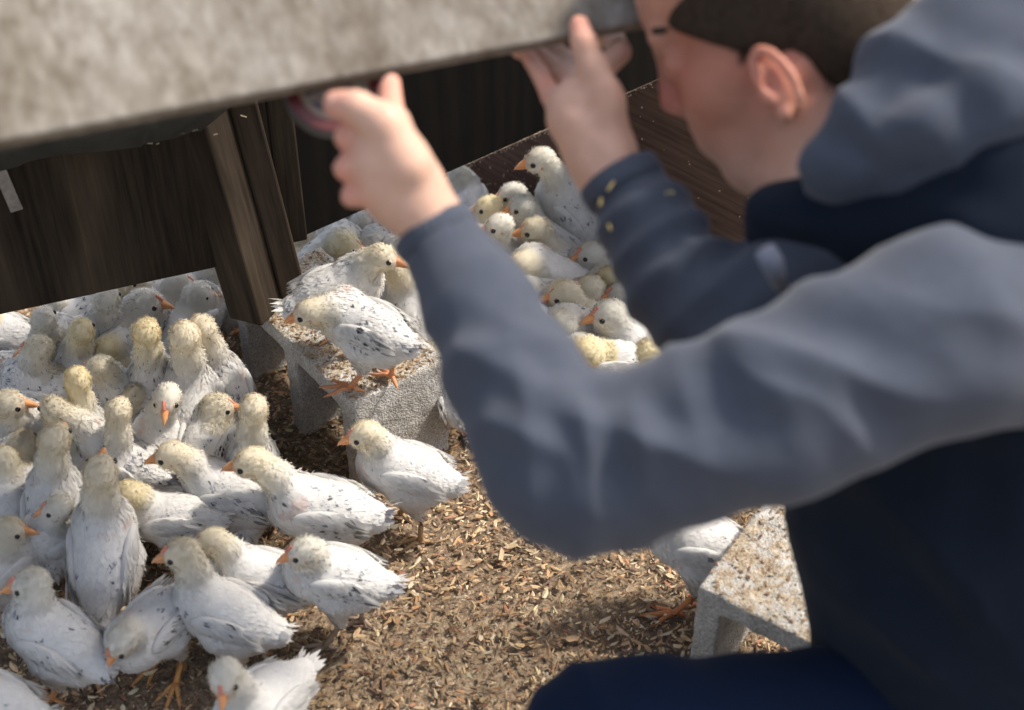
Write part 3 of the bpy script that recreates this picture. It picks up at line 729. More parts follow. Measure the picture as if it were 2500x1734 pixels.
    # legs with feet
    if legs:
        lc = np.array([.62, .30, .13]) if legc is None else np.array(legc)
        for (hip, hock, foot), sd_ in zip(hocks, (-1, 1)):
            fr = frame(yaw + r.normal(0, .15) + .15 * sd_); ank = foot + Zv * .006 * s; up_ = hock + (hip - hock) * .4
            ps = [tube([up_, hock, hock * .75 + ank * .25, hock * .3 + ank * .7, ank], [.0075 * s, .0055 * s, .0040 * s, .0037 * s, .0052 * s], 8)]
            for a, ln in ((-.55, .030), (0, .038), (.52, .030), (math.pi + .2 * sd_, .015)):
                d = fr[:, 0] * math.cos(a) + fr[:, 1] * math.sin(a)
                pts = [ank, ank + d * ln * .35 * s + Zv * .001, ank + d * ln * .7 * s - Zv * .004 * s, ank + d * ln * s - Zv * .0055 * s, ank + d * (ln + .008) * s - Zv * .008 * s]
                ps.append(tube(pts, [.0045 * s, .0032 * s, .0031 * s, .0024 * s, .0005], 7))
            v, q, t_ = merge(ps); v[:, 2] = np.maximum(v[:, 2], zb + .0008)
            mesh_np('leg', v, [q, t_], M['legskin'], root, True, np.tile(lc, (len(v), 1)) * r.uniform(.9, 1.1), inv=inv)
    return root

# label, body px, head px, body yaw, head yaw, options   (pixels in the photograph, only used to find spots on the ground)
CH = [
 ('big white chick with pink comb standing in the middle of the front row, facing left', 545, 1497, 442, 1352, 163, 186, dict(s=1.05, speck=.1, comb=1, legc=(.5, .28, .17))),
 ('plain white chick at the bottom edge looking straight at the viewer with an orange beak', 640, 1722, 549, 1655, 236, 268, dict(s=1.02, speck=.03, head='pale', comb=.9, hp=-25)),
 ('chick with lowered head pointing its beak down left, on orange legs, bottom left', 372, 1535, 296, 1568, 232, 222, dict(s=.98, speck=.35, head='pale', comb=.9, hp=-42, bp=-4, legc=(.66, .33, .12))),
 ('big speckled chick at the lower left corner whose red comb touches the picture edge', 135, 1560, 72, 1425, 152, 188, dict(s=1.06, speck=.35, head='pale', comb=1)),
 ('chick with red comb half hidden behind the big front row chick', 632, 1412, 516, 1322, 172, 182, dict(s=.97, speck=.3, comb=.3)),
 ('short speckled chick with red comb and grey legs, right end of front row', 815, 1408, 742, 1348, 176, 192, dict(s=1.0, speck=.55, comb=1, legc=(.34, .25, .18), fw=.022, crouch=1.18, head='pale')),
 ('long white chick walking left with tail tuft up, in front of the block opening', 782, 1245, 612, 1130, 174, 184, dict(s=1.12, speck=.35, comb=.2, bp=8)),
 ('speckled chick walking left with pointed orange beak, behind the long white one', 560, 1205, 418, 1112, 165, 185, dict(s=1.06, speck=.5, comb=.1, bp=8)),
 ('clean white chick standing alone in front of the block end, facing left with striding legs', 985, 1150, 888, 1062, 171, 192, dict(s=1.02, speck=.08, comb=.8, head='cream', bp=16, legc=(.42, .27, .14), fw=-.02, crouch=1.15)),
 ('small white chick with orange brown comb peeking left beside the plump chick with parted back', 148, 1318, 140, 1240, 205, 192, dict(s=.92, speck=.1, head='pale', comb=.9)),
 ('big plump chick seen from behind with parted back feathers, left of the front row', 255, 1345, 246, 1150, 92, 96, dict(s=1.16, speck=.12, comb=.1, stretch=1.35, bp=36, hp=8)),
 ('tall chick seen from behind with long cream neck, at the left between smaller ones', 134, 1252, 135, 1068, 92, 85, dict(s=1.08, speck=.4, comb=.2, stretch=1.3, bp=36)),
 ('low crouching chick with rosy wing patch beside the chick with parted back feathers', 415, 1262, 310, 1205, 172, 140, dict(s=.98, speck=.15, head='yellow', comb=0, bp=0)),
 ('low chick at the left edge looking right, beside the small peeking one', 10, 1385, 26, 1295, 60, 6, dict(s=.95, speck=.1, comb=.1)),
 ('white chick cut by the left edge, head turned away, above the low one looking right', 22, 1225, 8, 1120, 115, 130, dict(s=1.0, speck=.3)),
 ('tall chick at the left edge with upright neck and yellow orange beak pointing right', 28, 1085, 25, 985, 50, 10, dict(s=1.05, speck=.1, stretch=1.3, comb=.1)),
 ('chick with blurred yellow brown head seen from behind and dark streaks down its back', 300, 1128, 132, 1000, 150, 130, dict(s=1.08, speck=.9, bp=5)),
 ('round cream head seen from behind, just left of the fluffy chick facing the viewer', 296, 1180, 290, 1000, 96, 92, dict(s=.95, speck=.5, stretch=1.3, bp=36)),
 ('fluffy chick facing the viewer with ruffled crown and salmon beak, middle of the crowd', 400, 1055, 409, 975, 262, 268, dict(s=1.02, speck=.3, head='pale', comb=1, hp=-18, den=1.1)),
 ('speckled chick with its back to the viewer, turning its orange beak to the right', 508, 1080, 536, 992, 78, 8, dict(s=1.02, speck=.9, comb=.5)),
 ('upright chick seen from behind, closest to the dark opening of the block', 616, 1174, 621, 995, 88, 90, dict(s=1.03, speck=.45, stretch=1.4, bp=36)),
 ('tallest chick of the crowd, seen from behind with a thick cream neck', 478, 989, 450, 820, 100, 108, dict(s=1.18, speck=.25, stretch=1.45, bp=36)),
 ('grey speckled chick with scruffy back beside the block, looking away to the upper left', 552, 968, 492, 800, 118, 130, dict(s=1.08, speck=.95, stretch=1.3, bp=36)),
 ('chick from behind with yellow head and dark collar of specks, left of the tallest', 378, 976, 357, 808, 94, 95, dict(s=1.08, speck=.6, head='yellow', stretch=1.35, bp=36)),
 ('chick with a large dark eye looking left, its nape freckled black', 320, 975, 240, 900, 172, 182, dict(s=1.04, speck=.6, comb=.7)),
 ('chick with yellow crown seen from above, in front of the freckled one', 222, 1100, 188, 925, 100, 110, dict(s=.98, speck=.3, head='yellow', stretch=1.3, bp=36)),
 ('chick with bright orange beak and comb looking left, dark speckled shoulder, near the left edge', 108, 958, 90, 852, 168, 186, dict(s=1.05, speck=.6, comb=.9)),
 ('chick whose round yellowish head shows behind the orange beaked one near the left edge', 150, 868, 112, 828, 100, 105, dict(s=.97, speck=.4, stretch=1.2, bp=36)),
 ('chick with tall plain neck under the coop, third head from the left edge', 196, 925, 200, 808, 92, 90, dict(s=1.0, speck=.3, stretch=1.4, head='yellow', bp=36)),
 ('chick with small yellow head tucked low in the crowd behind the freckled one', 292, 888, 258, 850, 95, 92, dict(s=.92, speck=.2, head='yellow', stretch=1.2, bp=36)),
 ('pale chick with straight upright neck close under the coop wall at the left', 122, 890, 108, 778, 92, 94, dict(s=.97, speck=.2, stretch=1.3, head='pale', bp=36)),
 ('shaded chick under the coop with orange beak pointing right, in front of the speckled bodies', 320, 815, 360, 740, 55, 4, dict(s=1.1, speck=.5, comb=.9, head='pale')),
 ('chick under the coop wall edge looking right with orange beak half hidden by its neighbour', 415, 760, 440, 692, 55, 8, dict(s=1.0, speck=.3, comb=.6, head='pale')),
 ('round headed chick under the coop looking right beside the post', 472, 785, 484, 720, 60, 15, dict(s=1.0, speck=.4, head='pale')),
 ('chick looking left out from under the coop right beside the dark post', 548, 718, 522, 662, 150, 184, dict(s=.97, speck=.5, comb=.8, head='pale')),
 ('chick with pale grey neck just below the lower edge of the coop wall', 262, 845, 262, 730, 95, 90, dict(s=1.05, speck=.5, stretch=1.3, head='pale', bp=36)),
 ('speckled chick body lying crosswise under the coop wall edge', 205, 775, 300, 700, 20, 60, dict(s=1.0, speck=.7)),
 ('black dotted chick back showing under the coop wall between pale necks', 385, 715, 310, 680, 160, 150, dict(s=1.0, speck=.9)),
 ('scruffy tailed chick at the left edge in the dark gap under the coop', -12, 820, -60, 760, 170, 180, dict(s=1.0, speck=.3)),
 ('chick at the left edge with ragged white tail feathers, level with the orange beaked one', 5, 925, -60, 860, 190, 200, dict(s=1.0, speck=.2)),
 ('speckled chick standing on the concrete block with head lowered, facing left', 888, 800, 754, 764, 152, 186, dict(s=1.02, zb=.192, speck=.6, comb=.2, bp=8, hp=-14, group=None, legc=(.62, .27, .13), fw=.02)),
 ('large white chick with fluffy tail on the block, facing right towards the sleeve', 828, 712, 936, 630, 20, -12, dict(s=1.0, zb=.19, speck=.4, head='cream', comb=.1, bp=14, group=None)),
 ('yellow headed chick turned to the right behind the large white fluffy tailed one', 800, 635, 850, 604, 40, -5, dict(s=1.1, speck=.1, head='yellow', stretch=1.5)),
 ('white chick with long ragged wing feathers squeezed between the block and the sleeve', 1015, 780, 975, 660, 120, 100, dict(s=1.25, speck=.35, bp=30)),
 ('white chick whose rump shows just behind the far corner of the block', 1100, 945, 1060, 860, 110, 100, dict(s=.95, speck=.1)),
 ('chick standing tall against the reddish board, stretching its neck to the left', 1392, 520, 1316, 392, 150, 190, dict(s=1.15, zb=.03, speck=.15, head='pale', bp=52, stretch=1.0, comb=.1, group=None, legc=(.5, .3, .12))),
 ('chick with orange beak in front of the board, topmost of the close row of heads', 1300, 555, 1248, 476, 150, 188, dict(s=1.10, speck=.5, comb=.2, head='pale', stretch=1.2)),
 ('second head down in the close row before the board, beak just under its neighbour', 1330, 590, 1274, 505, 150, 190, dict(s=1.10, speck=.5, comb=.2, head='pale', stretch=1.2)),
 ('chick with yellowish crown right beside the cuff of the near sleeve', 1215, 590, 1192, 508, 150, 186, dict(s=1.10, speck=.2, head='yellow', comb=.1)),
 ('round white chick with dark eye below the yellow crowned one by the near sleeve', 1240, 630, 1217, 552, 190, 195, dict(s=1.10, speck=.1, head='pale', comb=.1)),
 ('long necked chick lowest in the close row of heads before the board', 1345, 640, 1306, 562, 140, 180, dict(s=1.12, speck=.2, head='cream', stretch=1.3)),
 ('plump white chick with pinkish face beside the near sleeve, its back turned up the picture', 1350, 690, 1272, 650, 165, 185, dict(s=1.18, speck=.1, head='cream', comb=.8)),
 ('scruffy frizzy headed white chick with red comb next to the far sleeve', 1465, 690, 1441, 620, 150, 192, dict(s=1.06, speck=.05, head='pale', comb=1, den=1.2)),
 ('chick whose yellow crown shows between the far sleeve and the frizzy one', 1510, 745, 1486, 682, 150, 165, dict(s=1.06, speck=.05, head='yellow')),
 ('chick with red comb facing left, directly below the frizzy one', 1468, 770, 1436, 705, 155, 188, dict(s=1.08, speck=.1, comb=1)),
 ('chick with red striped face pressed against the far sleeve', 1552, 775, 1516, 718, 160, 186, dict(s=1.06, speck=.2, comb=1, head='pale')),
 ('chick with strong orange beak in the middle of the group between the sleeves', 1415, 785, 1376, 720, 150, 187, dict(s=1.14, speck=.1, comb=.3)),
 ('large white chick with black eye and reddish beak, foremost between the sleeves', 1545, 850, 1484, 766, 155, 192, dict(s=1.19, speck=.1, head='pale', comb=.9)),
 ('headless looking chick preening, white body with brown flecks between the sleeves', 1442, 826, 1368, 800, 175, 170, dict(s=1.18, speck=.3, head='pale', bp=2, hp=-40)),
 ('round white rump of a chick beside the near sleeve below the pinkish faced one', 1325, 755, 1262, 715, 165, 170, dict(s=1.06, speck=.1)),
 ('chick bent down with yellow neck at the lowest point between the sleeves', 1470, 890, 1428, 868, 175, 185, dict(s=1.14, speck=.05, head='yellow', bp=-2, hp=-35)),
 ('chick with yellow head turned to the right, at the crook of the elbow', 1560, 905, 1592, 872, 40, 5, dict(s=1.06, speck=.05, head='yellow')),
 ('white chick back half covered by the near forearm', 1350, 830, 1290, 800, 165, 170, dict(s=1.06, speck=.1)),
 ('chick at the edge of the board half covered by the hand holding the tin', 1140, 500, 1118, 430, 110, 130, dict(s=1.0, speck=.2, head='pale')),
 ('chick whose cream neck rises beside the post beyond the coop', 740, 640, 735, 590, 80, 60, dict(s=1.0, speck=.2)),
 ('white chick far back under the right wall of the coop, turned left', 800, 575, 760, 535, 160, 170, dict(s=1.0, speck=.4)),
 ('white chick far back behind the hand, body side on', 910, 570, 965, 530, 20, 10, dict(s=1.0, speck=.3)),
 ('speckled chick just above the near cuff at the back of the crowd', 985, 600, 950, 560, 160, 175, dict(s=1.0, speck=.5)),
 ('chick at the very back showing between wall edge and wrist', 850, 545, 880, 515, 30, 20, dict(s=1.0, speck=.2)),
 ('pale chick tucked behind the yellow headed one beyond the block', 905, 650, 915, 600, 70, 60, dict(s=1.05, speck=.2, head='pale')),
 ('chick below the elbow beside the second block, its head hidden behind the sleeve', 1705, 1330, 1600, 1230, 163, 180, dict(s=1.06, speck=.12, comb=.6, group=None, legc=(.62, .24, .10), fw=.022, crouch=1.15)),
 ('white chick far back in the corner between post and wall edge', 735, 575, 728, 530, 110, 100, dict(s=.95, speck=.3)),
 ('speckled chick half hidden behind the yellow headed one beyond the block', 875, 600, 900, 552, 60, 30, dict(s=.98, speck=.5, head='pale')),
 ('small white chick between the fluffy tailed one and the near cuff', 965, 668, 962, 600, 60, 20, dict(s=.95, speck=.2, head='pale', stretch=1.2)),
 ('pale chick peeping out behind the near sleeve at the top of the gap', 1180, 645, 1172, 570, 120, 170, dict(s=.95, speck=.2)),
 ('little chick low in the shade just inside the coop, second from the left edge', 150, 815, 152, 742, 100, 110, dict(s=.85, speck=.3, head='pale', stretch=1.2)),
 ('small chick with cream crown wedged in left of the freckled one', 160, 985, 150, 915, 110, 150, dict(s=.85, speck=.3)),
 ('chick at the bottom left corner mostly outside the picture, white back only', -40, 1720, -90, 1640, 170, 180, dict(s=1.0, speck=.1)),
 ('chick deep under the coop close beside the dark post', 480, 655, 440, 610, 120, 150, dict(s=1.0, speck=.4, head='pale')),
 ('small chick with speckled shoulder low between the yellow crowned and fluffy ones', 345, 1040, 335, 960, 120, 140, dict(s=.92, speck=.5)),
 ('chick seen from above low in the crowd near the left edge', 60, 1160, 60, 1080, 110, 100, dict(s=.95, speck=.3)),
 ('chick squeezed in low between the long necked ones near the left edge', 200, 1130, 190, 1050, 120, 150, dict(s=.95, speck=.4)),
]
for row in CH:
    chick(row[0], *row[1:7], **row[7])

# ------------------------------------------------------------------ the man
SK = {}
Lw, Lp = W(1066, 565, 1.185), W(950, 400, 1.165)
Rw, Rp = W(1488, 430, 1.30), W(1430, 270, 1.285)
man = empty('person', tuple(float(q) for q in (G(2350, 1500, 0)[0], G(2350, 1500, 0)[1], 0)))
tag(man, 'crouching man in blue grey hoodie, navy vest and jeans, both hands at the lid', 'person')
minv = inv_of(man)
body = Field((-.20, .60, .30), (.62, 1.28, 1.16), .0036)
# near (left) arm and hand
EL, SL = W(1400, 1120, 1.10), W(2300, 800, 1.08)
body.chain([SL, EL, Lw], [.055, .042, .027], .012)
body.chain([Lw, Lw * .5 + Lp * .5, Lp], [.0265, .029, .030], .012)
body.ell(W(955, 425, 1.165), (.034, .026, .042), None, .014)
hand_l = {'mcp': [W(965, 300, 1.160), W(925, 335, 1.150), W(915, 400, 1.150), W(925, 462, 1.158)],
          'pip': [W(952, 262, 1.185), W(848, 335, 1.160), W(846, 410, 1.160), W(860, 478, 1.165)],
          'dip': [W(952, 225, 1.195), W(868, 345, 1.195), W(872, 415, 1.195), W(890, 480, 1.193)],
          'tip': [W(955, 203, 1.200), W(905, 345, 1.200), W(910, 412, 1.200), W(925, 478, 1.196)]}
for a, b, c_, d, r0 in zip(hand_l['mcp'], hand_l['pip'], hand_l['dip'], hand_l['tip'], (.0105, .0108, .0105, .0095)):
    body.cap(W(975, 430, 1.165), a, .018, r0 * 1.25, .009)
    body.cap(a, b, r0 * 1.18, r0 * 1.02, .0045); body.cap(b, c_, r0 * 1.04, r0 * .92, .002); body.cap(c_, d, r0 * .92, r0 * .82, .003)
body.chain([W(990, 400, 1.145), W(935, 300, 1.135), W(872, 262, 1.138), W(822, 255, 1.145)], [.019, .0150, .0122, .0118], .009)
# far (right) arm and hand, palm towards the viewer
ER, SR = W(1790, 800, 1.26), W(2050, 620, 1.24)
body.chain([SR, ER, Rw], [.052, .042, .028], .012)
body.chain([Rw, W(1465, 370, 1.295), W(1425, 290, 1.29)], [.0275, .031, .032], .012)
body.ell(W(1430, 270, 1.292), (.033, .020, .040), None, .012)
body.ell(W(1480, 270, 1.272), (.017, .017, .034), None, .012)          # thumb mound
body.chain([W(1478, 250, 1.272), W(1450, 165, 1.262), W(1425, 105, 1.258), W(1414, 62, 1.262)], [.0165, .0125, .0112, .0100], .007)
for pts, r0 in (([(1450, 190, 1.30), (1512, 128, 1.315), (1500, 92, 1.345), (1455, 92, 1.36)], .0105),
                ([(1425, 215, 1.305), (1400, 160, 1.335), (1345, 118, 1.352), (1300, 108, 1.358)], .0102),
                ([(1405, 250, 1.302), (1375, 190, 1.325), (1318, 140, 1.338), (1262, 122, 1.345)], .0098),
                ([(1385, 290, 1.295), (1345, 235, 1.300), (1318, 180, 1.312), (1290, 140, 1.322)], .0092)):
    P_ = [W(*q) for q in pts]
    body.cap(W(1440, 300, 1.29), P_[0], .018, r0 * 1.25, .012)
    body.cap(P_[0], P_[1], r0 * 1.2, r0 * 1.05, .006); body.cap(P_[1], P_[2], r0 * 1.05, r0 * .93, .003); body.cap(P_[2], P_[3], r0 * .93, r0 * .85, .003)

for a_, b_ in ((W(1385, 250, 1.258), W(1432, 268, 1.252)), (W(1432, 268, 1.252), W(1452, 330, 1.252)), (W(1452, 330, 1.252), W(1455, 400, 1.262))): body.cap(a_, b_, .0055, .0055, .006, True)
# head
beta, psi = math.radians(24), math.radians(20)
Rr = np.array([1.0, 0, 0]); Uu = np.array([0, SP, CP]); Aa = np.array([0, CP, -SP])
Li = -math.cos(beta) * Rr - math.sin(beta) * Uu; Uh = -math.sin(beta) * Rr + math.cos(beta) * Uu
fwd = math.cos(psi) * Li + math.sin(psi) * Aa; nr = -math.cos(psi) * Aa + math.sin(psi) * Li      # nr : his left side
HB = np.stack([fwd, nr, Uh], 1)
ear = W(1898, 186, 1.185); HS = 1.10; HC = ear - nr * .076 * HS + Uh * .048 + Rr * .009
def hp_(x, y, z): return HC + HB @ (np.array([x, y, z]) * HS)
def hell(c, r, k=.012, sub=False): body.ell(hp_(*c), np.array(r) * HS, HB, k, sub)
hell((-.012, 0, .050), (.098, .075, .085)); hell((.030, 0, -.020), (.062, .062, .082), .02); hell((.060, 0, -.052), (.034, .042, .040), .02); hell((.026, 0, .058), (.072, .066, .062), .015)
for s_ in (-1, 1):
    body.cap(hp_(-.004, .056 * s_, -.040), hp_(.062, .022 * s_, -.088), .017, .017, .02)
    hell((.052, .036 * s_, -.022), (.034, .030, .032), .014)
    hell((.092, .0105 * s_, -.021), (.011, .0095, .009), .005)
    hell((.094, .032 * s_, .010), (.017, .017, .012), .008, True)
    hell((.078, .031 * s_, .008), (.0145, .0145, .0135), .004)
body.cap(hp_(.066, -.012, -.092), hp_(.066, .012, -.092), .019, .019, .012)
body.cap(hp_(.084, -.036, .034), hp_(.084, .036, .034), .011, .011, .012)
body.cap(hp_(.088, 0, .026), hp_(.101, 0, -.012), .010, .0115, .014)
body.cap(hp_(.087, -.016, -.046), hp_(.087, .016, -.046), .0075, .0075, .008); body.cap(hp_(.085, -.015, -.057), hp_(.085, .015, -.057), .0085, .0085, .008)
body.chain([hp_(-.02, 0, -.03), hp_(-.055, 0, -.10), W(2230, 470, 1.21)], [.060, .055, .065], .02)
body.cap(hp_(.035, 0, -.070), W(2010, 520, 1.24), .034, .05, .02)
body.cap(hp_(.0, .02, -.050), W(2060, 470, 1.22), .04, .05, .02)
# ear
for a in range(14):
    t0_ = math.radians(-60 + a * 22); t1_ = t0_ + math.radians(22)
    if a > 11: break
    e = lambda t: hp_(.009 - .013 * math.cos(t + .25), .082 + .006 * max(0, math.cos(t)), -.045 + .028 * math.sin(t))
    body.cap(e(t0_), e(t1_), .0046, .0046, .003)
hell((.010, .073, -.045), (.013, .0085, .025), .004); hell((.014, .078, -.069), (.007, .005, .008), .004)
hell((.014, .083, -.042), (.006, .006, .009), .003, True)
torso_c = W(2430, 980, 1.32)
V, F = body.mesh(); V = smooth_mesh(V, F, 2, .5); N = vnormals(V, F)
c = np.tile(np.array([.66, .41, .30]), (len(V), 1))
def blend(c, P, rad, col, amt):
    w = np.clip(1 - np.linalg.norm(V - P, axis=1) / rad, 0, 1)[:, None] * amt; return c * (1 - w) + np.array(col) * w
for q in hand_l['pip'] + [W(822, 255, 1.145), W(955, 203, 1.2)] + [W(1414, 60, 1.26), W(1290, 130, 1.32), W(1350, 210, 1.3)]: c = blend(c, q, .03, (.66, .24, .17), .7)
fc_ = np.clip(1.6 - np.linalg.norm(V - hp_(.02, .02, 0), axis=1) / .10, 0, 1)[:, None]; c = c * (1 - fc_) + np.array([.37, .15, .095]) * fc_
c = blend(c, hp_(.07, .03, -.02), .05, (.50, .15, .10), .6); c = blend(c, hp_(.104, 0, -.012), .03, (.62, .17, .14), .8); c = blend(c, ear, .045, (.62, .22, .15), .7)
c = blend(c, hp_(.09, 0, -.05), .02, (.5, .18, .15), .7)
V = V + N * (nz(V, (45, 45, 45), 3) * .0009)[:, None]
bo_V, bo_N = V, N
bo = mesh_np('body', V, [F], M['skin'], man, True, c, inv=minv)
for q_, e_ in ((W(826, 246, 1.1350), Rr), (W(953, 205, 1.1925), Uu)):
    b3 = unit(np.array([0, 0, CAM_H]) - q_ + Uu * .3); b1 = unit(e_ - b3 * (e_ @ b3)); v, q, t_ = sphereV(q_, .0062, 14, 8, (1.1, .8, .22), np.stack([b1, np.cross(b3, b1), b3], 1))
    mesh_np('nail', v, [q, t_], mk_plain('nail', (.72, .50, .42), .3), bo, True, inv=minv)
v, q, t_ = sphereV(hp_(.0795, .032, .007), .0125, 14, 10); ey = mesh_np('eye', v, [q, t_], mk_plain('eye_white', (.6, .57, .54), .2), man, True, inv=minv)
v, q, t_ = sphereV(hp_(.0850, .033, .002), .0040, 12, 8); mesh_np('iris', v, [q, t_], M['eye'], ey, True, inv=minv)
# eyebrow
v, q, t_ = tube([hp_(.0925, .014, .036), hp_(.0915, .028, .040), hp_(.083, .043, .038), hp_(.074, .050, .034)], [.002, .0042, .0042, .002], 8); mesh_np('eyebrow', v, [q, t_], M['hair'], man, True, inv=minv)
# hair
hf = Field(HC - .17, HC + .17, .0035)
hf.ell(hp_(-.013, 0, .053), np.array([.102, .0785, .089]) * HS, HB, .01)
hf.ell(hp_(-.012, 0, -.002), np.array([.078, .069, .070]) * HS, HB, .02)
hf.ell(hp_(.028, 0, .02), np.array([.060, .0665, .060]) * HS, HB, .02)
hf.ell(hp_(.012, 0, .105), np.array([.078, .06, .042]) * HS, HB, .012)
nh = unit(HB @ np.array([-.5, 0, .866])); 
hf.clip_plane(nh, float(nh @ hp_(.05, 0, -.010)))
nb2 = unit(HB @ np.array([-.87, 0, .5])); hf.clip_plane(nb2, float(nb2 @ hp_(.080, 0, .05)))
hg = Field(HC - .18, HC + .18, .0035)
hg.ell(hp_(-.035, 0, .0), np.array([.068, .0735, .085]) * HS, HB, .02); hg.cap(hp_(-.035, 0, -.03), hp_(-.052, 0, -.085), .069, .064, .02)
hg.clip_plane(-HB[:, 0] * .94 + HB[:, 2] * .34, float((-HB[:, 0] * .94 + HB[:, 2] * .34) @ hp_(-.012, 0, -.03)))
hg.clip_plane(HB[:, 2], float(HB[:, 2] @ hp_(0, 0, -.088)))
n3_ = unit(HB @ np.array([-.7, 0, .7])); hf.clip_plane(n3_, float(n3_ @ hp_(.060, 0, .022)))
V1_, F1_ = hf.mesh(); V1_ = smooth_mesh(V1_, F1_, 3, .5); V2_, F2_ = hg.mesh(); V2_ = smooth_mesh(V2_, F2_, 3, .5)
V = np.concatenate([V1_, V2_]); F = np.concatenate([F1_, F2_ + len(V1_)]); N = vnormals(V, F)
r = np.random.default_rng(4); P, Nn = scatter(V, F, 26000, r)
D = HB @ np.array([.1, 0, -.9]) + Nn * .55 + r.normal(0, .22, P.shape); D /= np.linalg.norm(D, axis=1, keepdims=True)
low = np.clip(((P - hp_(0, 0, .04)) @ Uh) / .06, .15, 1)
K = kites(P, D, r.normal(0, 1, P.shape), r.uniform(.005, .012, len(P)) * low, np.full(len(P), .0009), np.zeros(len(P)), r).reshape(-1, 3)
mesh_np('hair', np.concatenate([V, K]), [F, kite_faces(len(P), len(V))], M['hair'], man, True, inv=minv)

# short faded stubble at the hairline and temple
bl = (bo_V - HC) @ HB / HS; pl_d = (bo_V - hp_(.05, 0, -.010)) @ nh
cand = np.where((np.abs(bl[:, 1]) > .035) & (bl[:, 0] > -.12) & (bl[:, 0] < .030) & (pl_d > -.020) & (pl_d < .02) & (np.linalg.norm(bl, axis=1) < .14) & (np.linalg.norm(bl - [.008, .078, -.045], axis=1) > .036))[0]
if len(cand):
    r = np.random.default_rng(6); i = r.choice(cand, 14000); w = np.clip(1 + pl_d[i] / .020, 0, 1); i = i[r.random(len(i)) < w ** 1.5]
    P = bo_V[i] + r.normal(0, .002, (len(i), 3)); Nn = bo_N[i]; D = HB @ np.array([-.2, 0, -.8]) + Nn * .5 + r.normal(0, .25, P.shape); D /= np.linalg.norm(D, axis=1, keepdims=True)
    K = kites(P, D, r.normal(0, 1, P.shape), r.uniform(.002, .0045, len(P)), np.full(len(P), .0008), np.zeros(len(P)), r).reshape(-1, 3)
    mesh_np('sideburn', K, [kite_faces(len(P))], M['hair'], man, True, inv=minv)
# ---- clothing
def wrinkle(V, N, comps):
    """comps : (centre, radius, direction, wavelength, amplitude, phase noise)"""
    off = np.zeros(len(V))
    for cc, rad, d, wl, am, sd_ in comps:
        d = unit(d); w = np.exp(-(np.linalg.norm(V - cc, axis=1) / rad) ** 2)
        i = np.where(w > .03)[0]
        ph = nz(V[i], (7, 7, 7), sd_) * 1.5 + nz(V[i], (20, 20, 20), sd_ + 3) * .3
        t = (V[i] @ d) / wl * 2 * math.pi + ph * 2.2
        off[i] += w[i] * am * (.5 * (1 - 2 * np.abs(np.sin(t / 2)) ** .8) + .5 * np.cos(t)) * (.6 + nz(V[i], (14, 14, 14), sd_ + 9))
    return V + N * off[:, None]
hd = Field((-.22, .60, .30), (.78, 1.36, 1.20), .0048)
sl_pts = [W(1072, 585, 1.185), W(1160, 730, 1.165), W(1240, 900, 1.135), W(1355, 1085, 1.11), W(1460, 1135, 1.10), W(1650, 1085, 1.085), W(1900, 985, 1.07), W(2300, 815, 1.08), W(2600, 790, 1.13)]
hd.chain(sl_pts, [.0335, .045, .053, .062, .066, .066, .072, .078, .080], .012)
hd.ell(W(1395, 1180, 1.105), (.062, .055, .055), None, .02)
hd.chain([W(1530, 462, 1.295), W(1590, 560, 1.29), W(1660, 690, 1.275), W(1775, 815, 1.26), W(1930, 720, 1.25), W(2100, 600, 1.22)], [.037, .044, .050, .056, .060, .065], .014)
# hood lying round the neck
hd.chain([W(1995, 462, 1.17), W(2020, 400, 1.145), W(2095, 300, 1.125), W(2220, 205, 1.12), W(2360, 110, 1.13), W(2480, 40, 1.14)], [.014, .022, .026, .030, .036, .042], .008)
hd.chain([W(2030, 455, 1.15), W(2110, 385, 1.12), W(2250, 310, 1.095), W(2420, 270, 1.085), W(2580, 270, 1.09)], [.014, .022, .030, .036, .038], .008)
hd.chain([W(2060, 470, 1.16), W(2200, 425, 1.125), W(2380, 380, 1.10), W(2580, 370, 1.10)], [.012, .020, .026, .030], .008)
hd.chain([W(2180, 350, 1.15), W(2350, 260, 1.13), W(2560, 240, 1.12)], [.030, .055, .065], .012)
hd.ell(W(2430, 210, 1.16), (.12, .075, .085), None, .03)
hd.chain([W(2080, 450, 1.24), W(2000, 330, 1.27), W(2200, 190, 1.28), W(2380, 90, 1.26)], [.03, .03, .035, .04], .02)
# hollow cuffs
hd.cap(W(1040, 530, 1.185), W(1078, 596, 1.183), .0285, .0275, .003, True)
hd.cap(W(1500, 405, 1.30), W(1533, 468, 1.295), .0295, .0285, .003, True)
V, F = hd.mesh(); V = smooth_mesh(V, F, 3, .5); N = vnormals(V, F)
fa = unit(sl_pts[0] - sl_pts[3]); ua = unit(sl_pts[7] - sl_pts[4])
V = wrinkle(V, N, [
    (W(2350, 160, 1.05), .2, Uu * .8 + Rr * .6, .07, .006, 31),
    (W(1440, 1020, 1.05), .10, np.array([.95, 0, .1]), .044, .0042, 1),
    (W(1180, 780, 1.10), .10, fa * .9 + Rr * .2, .055, .0038, 2),
    (W(1290, 960, 1.06), .08, fa * .6 + Rr * .6, .045, .0036, 3),
    (W(1750, 960, 1.0), .15, Uu * .9 + Rr * .45, .075, .0060, 4),
    (W(2050, 900, 1.0), .16, Uu * 1.0 + Rr * .25, .08, .0055, 5),
    (W(1500, 1240, 1.06), .10, Rr * .9 + Uu * .2, .055, .003, 6),
    (W(2250, 300, 1.05), .16, Uu * .9 - Rr * .45, .05, .004, 7),
    (W(1680, 620, 1.25), .12, unit(W(1530, 462, 1.295) - W(1775, 815, 1.26)), .036, .0055, 8),
    (W(2050, 330, 1.10), .07, Rr * .8 + Uu * .6, .04, .004, 9)])
ho = mesh_np('hoodie', V, [F], M['hoodie'], man, True, inv=minv)
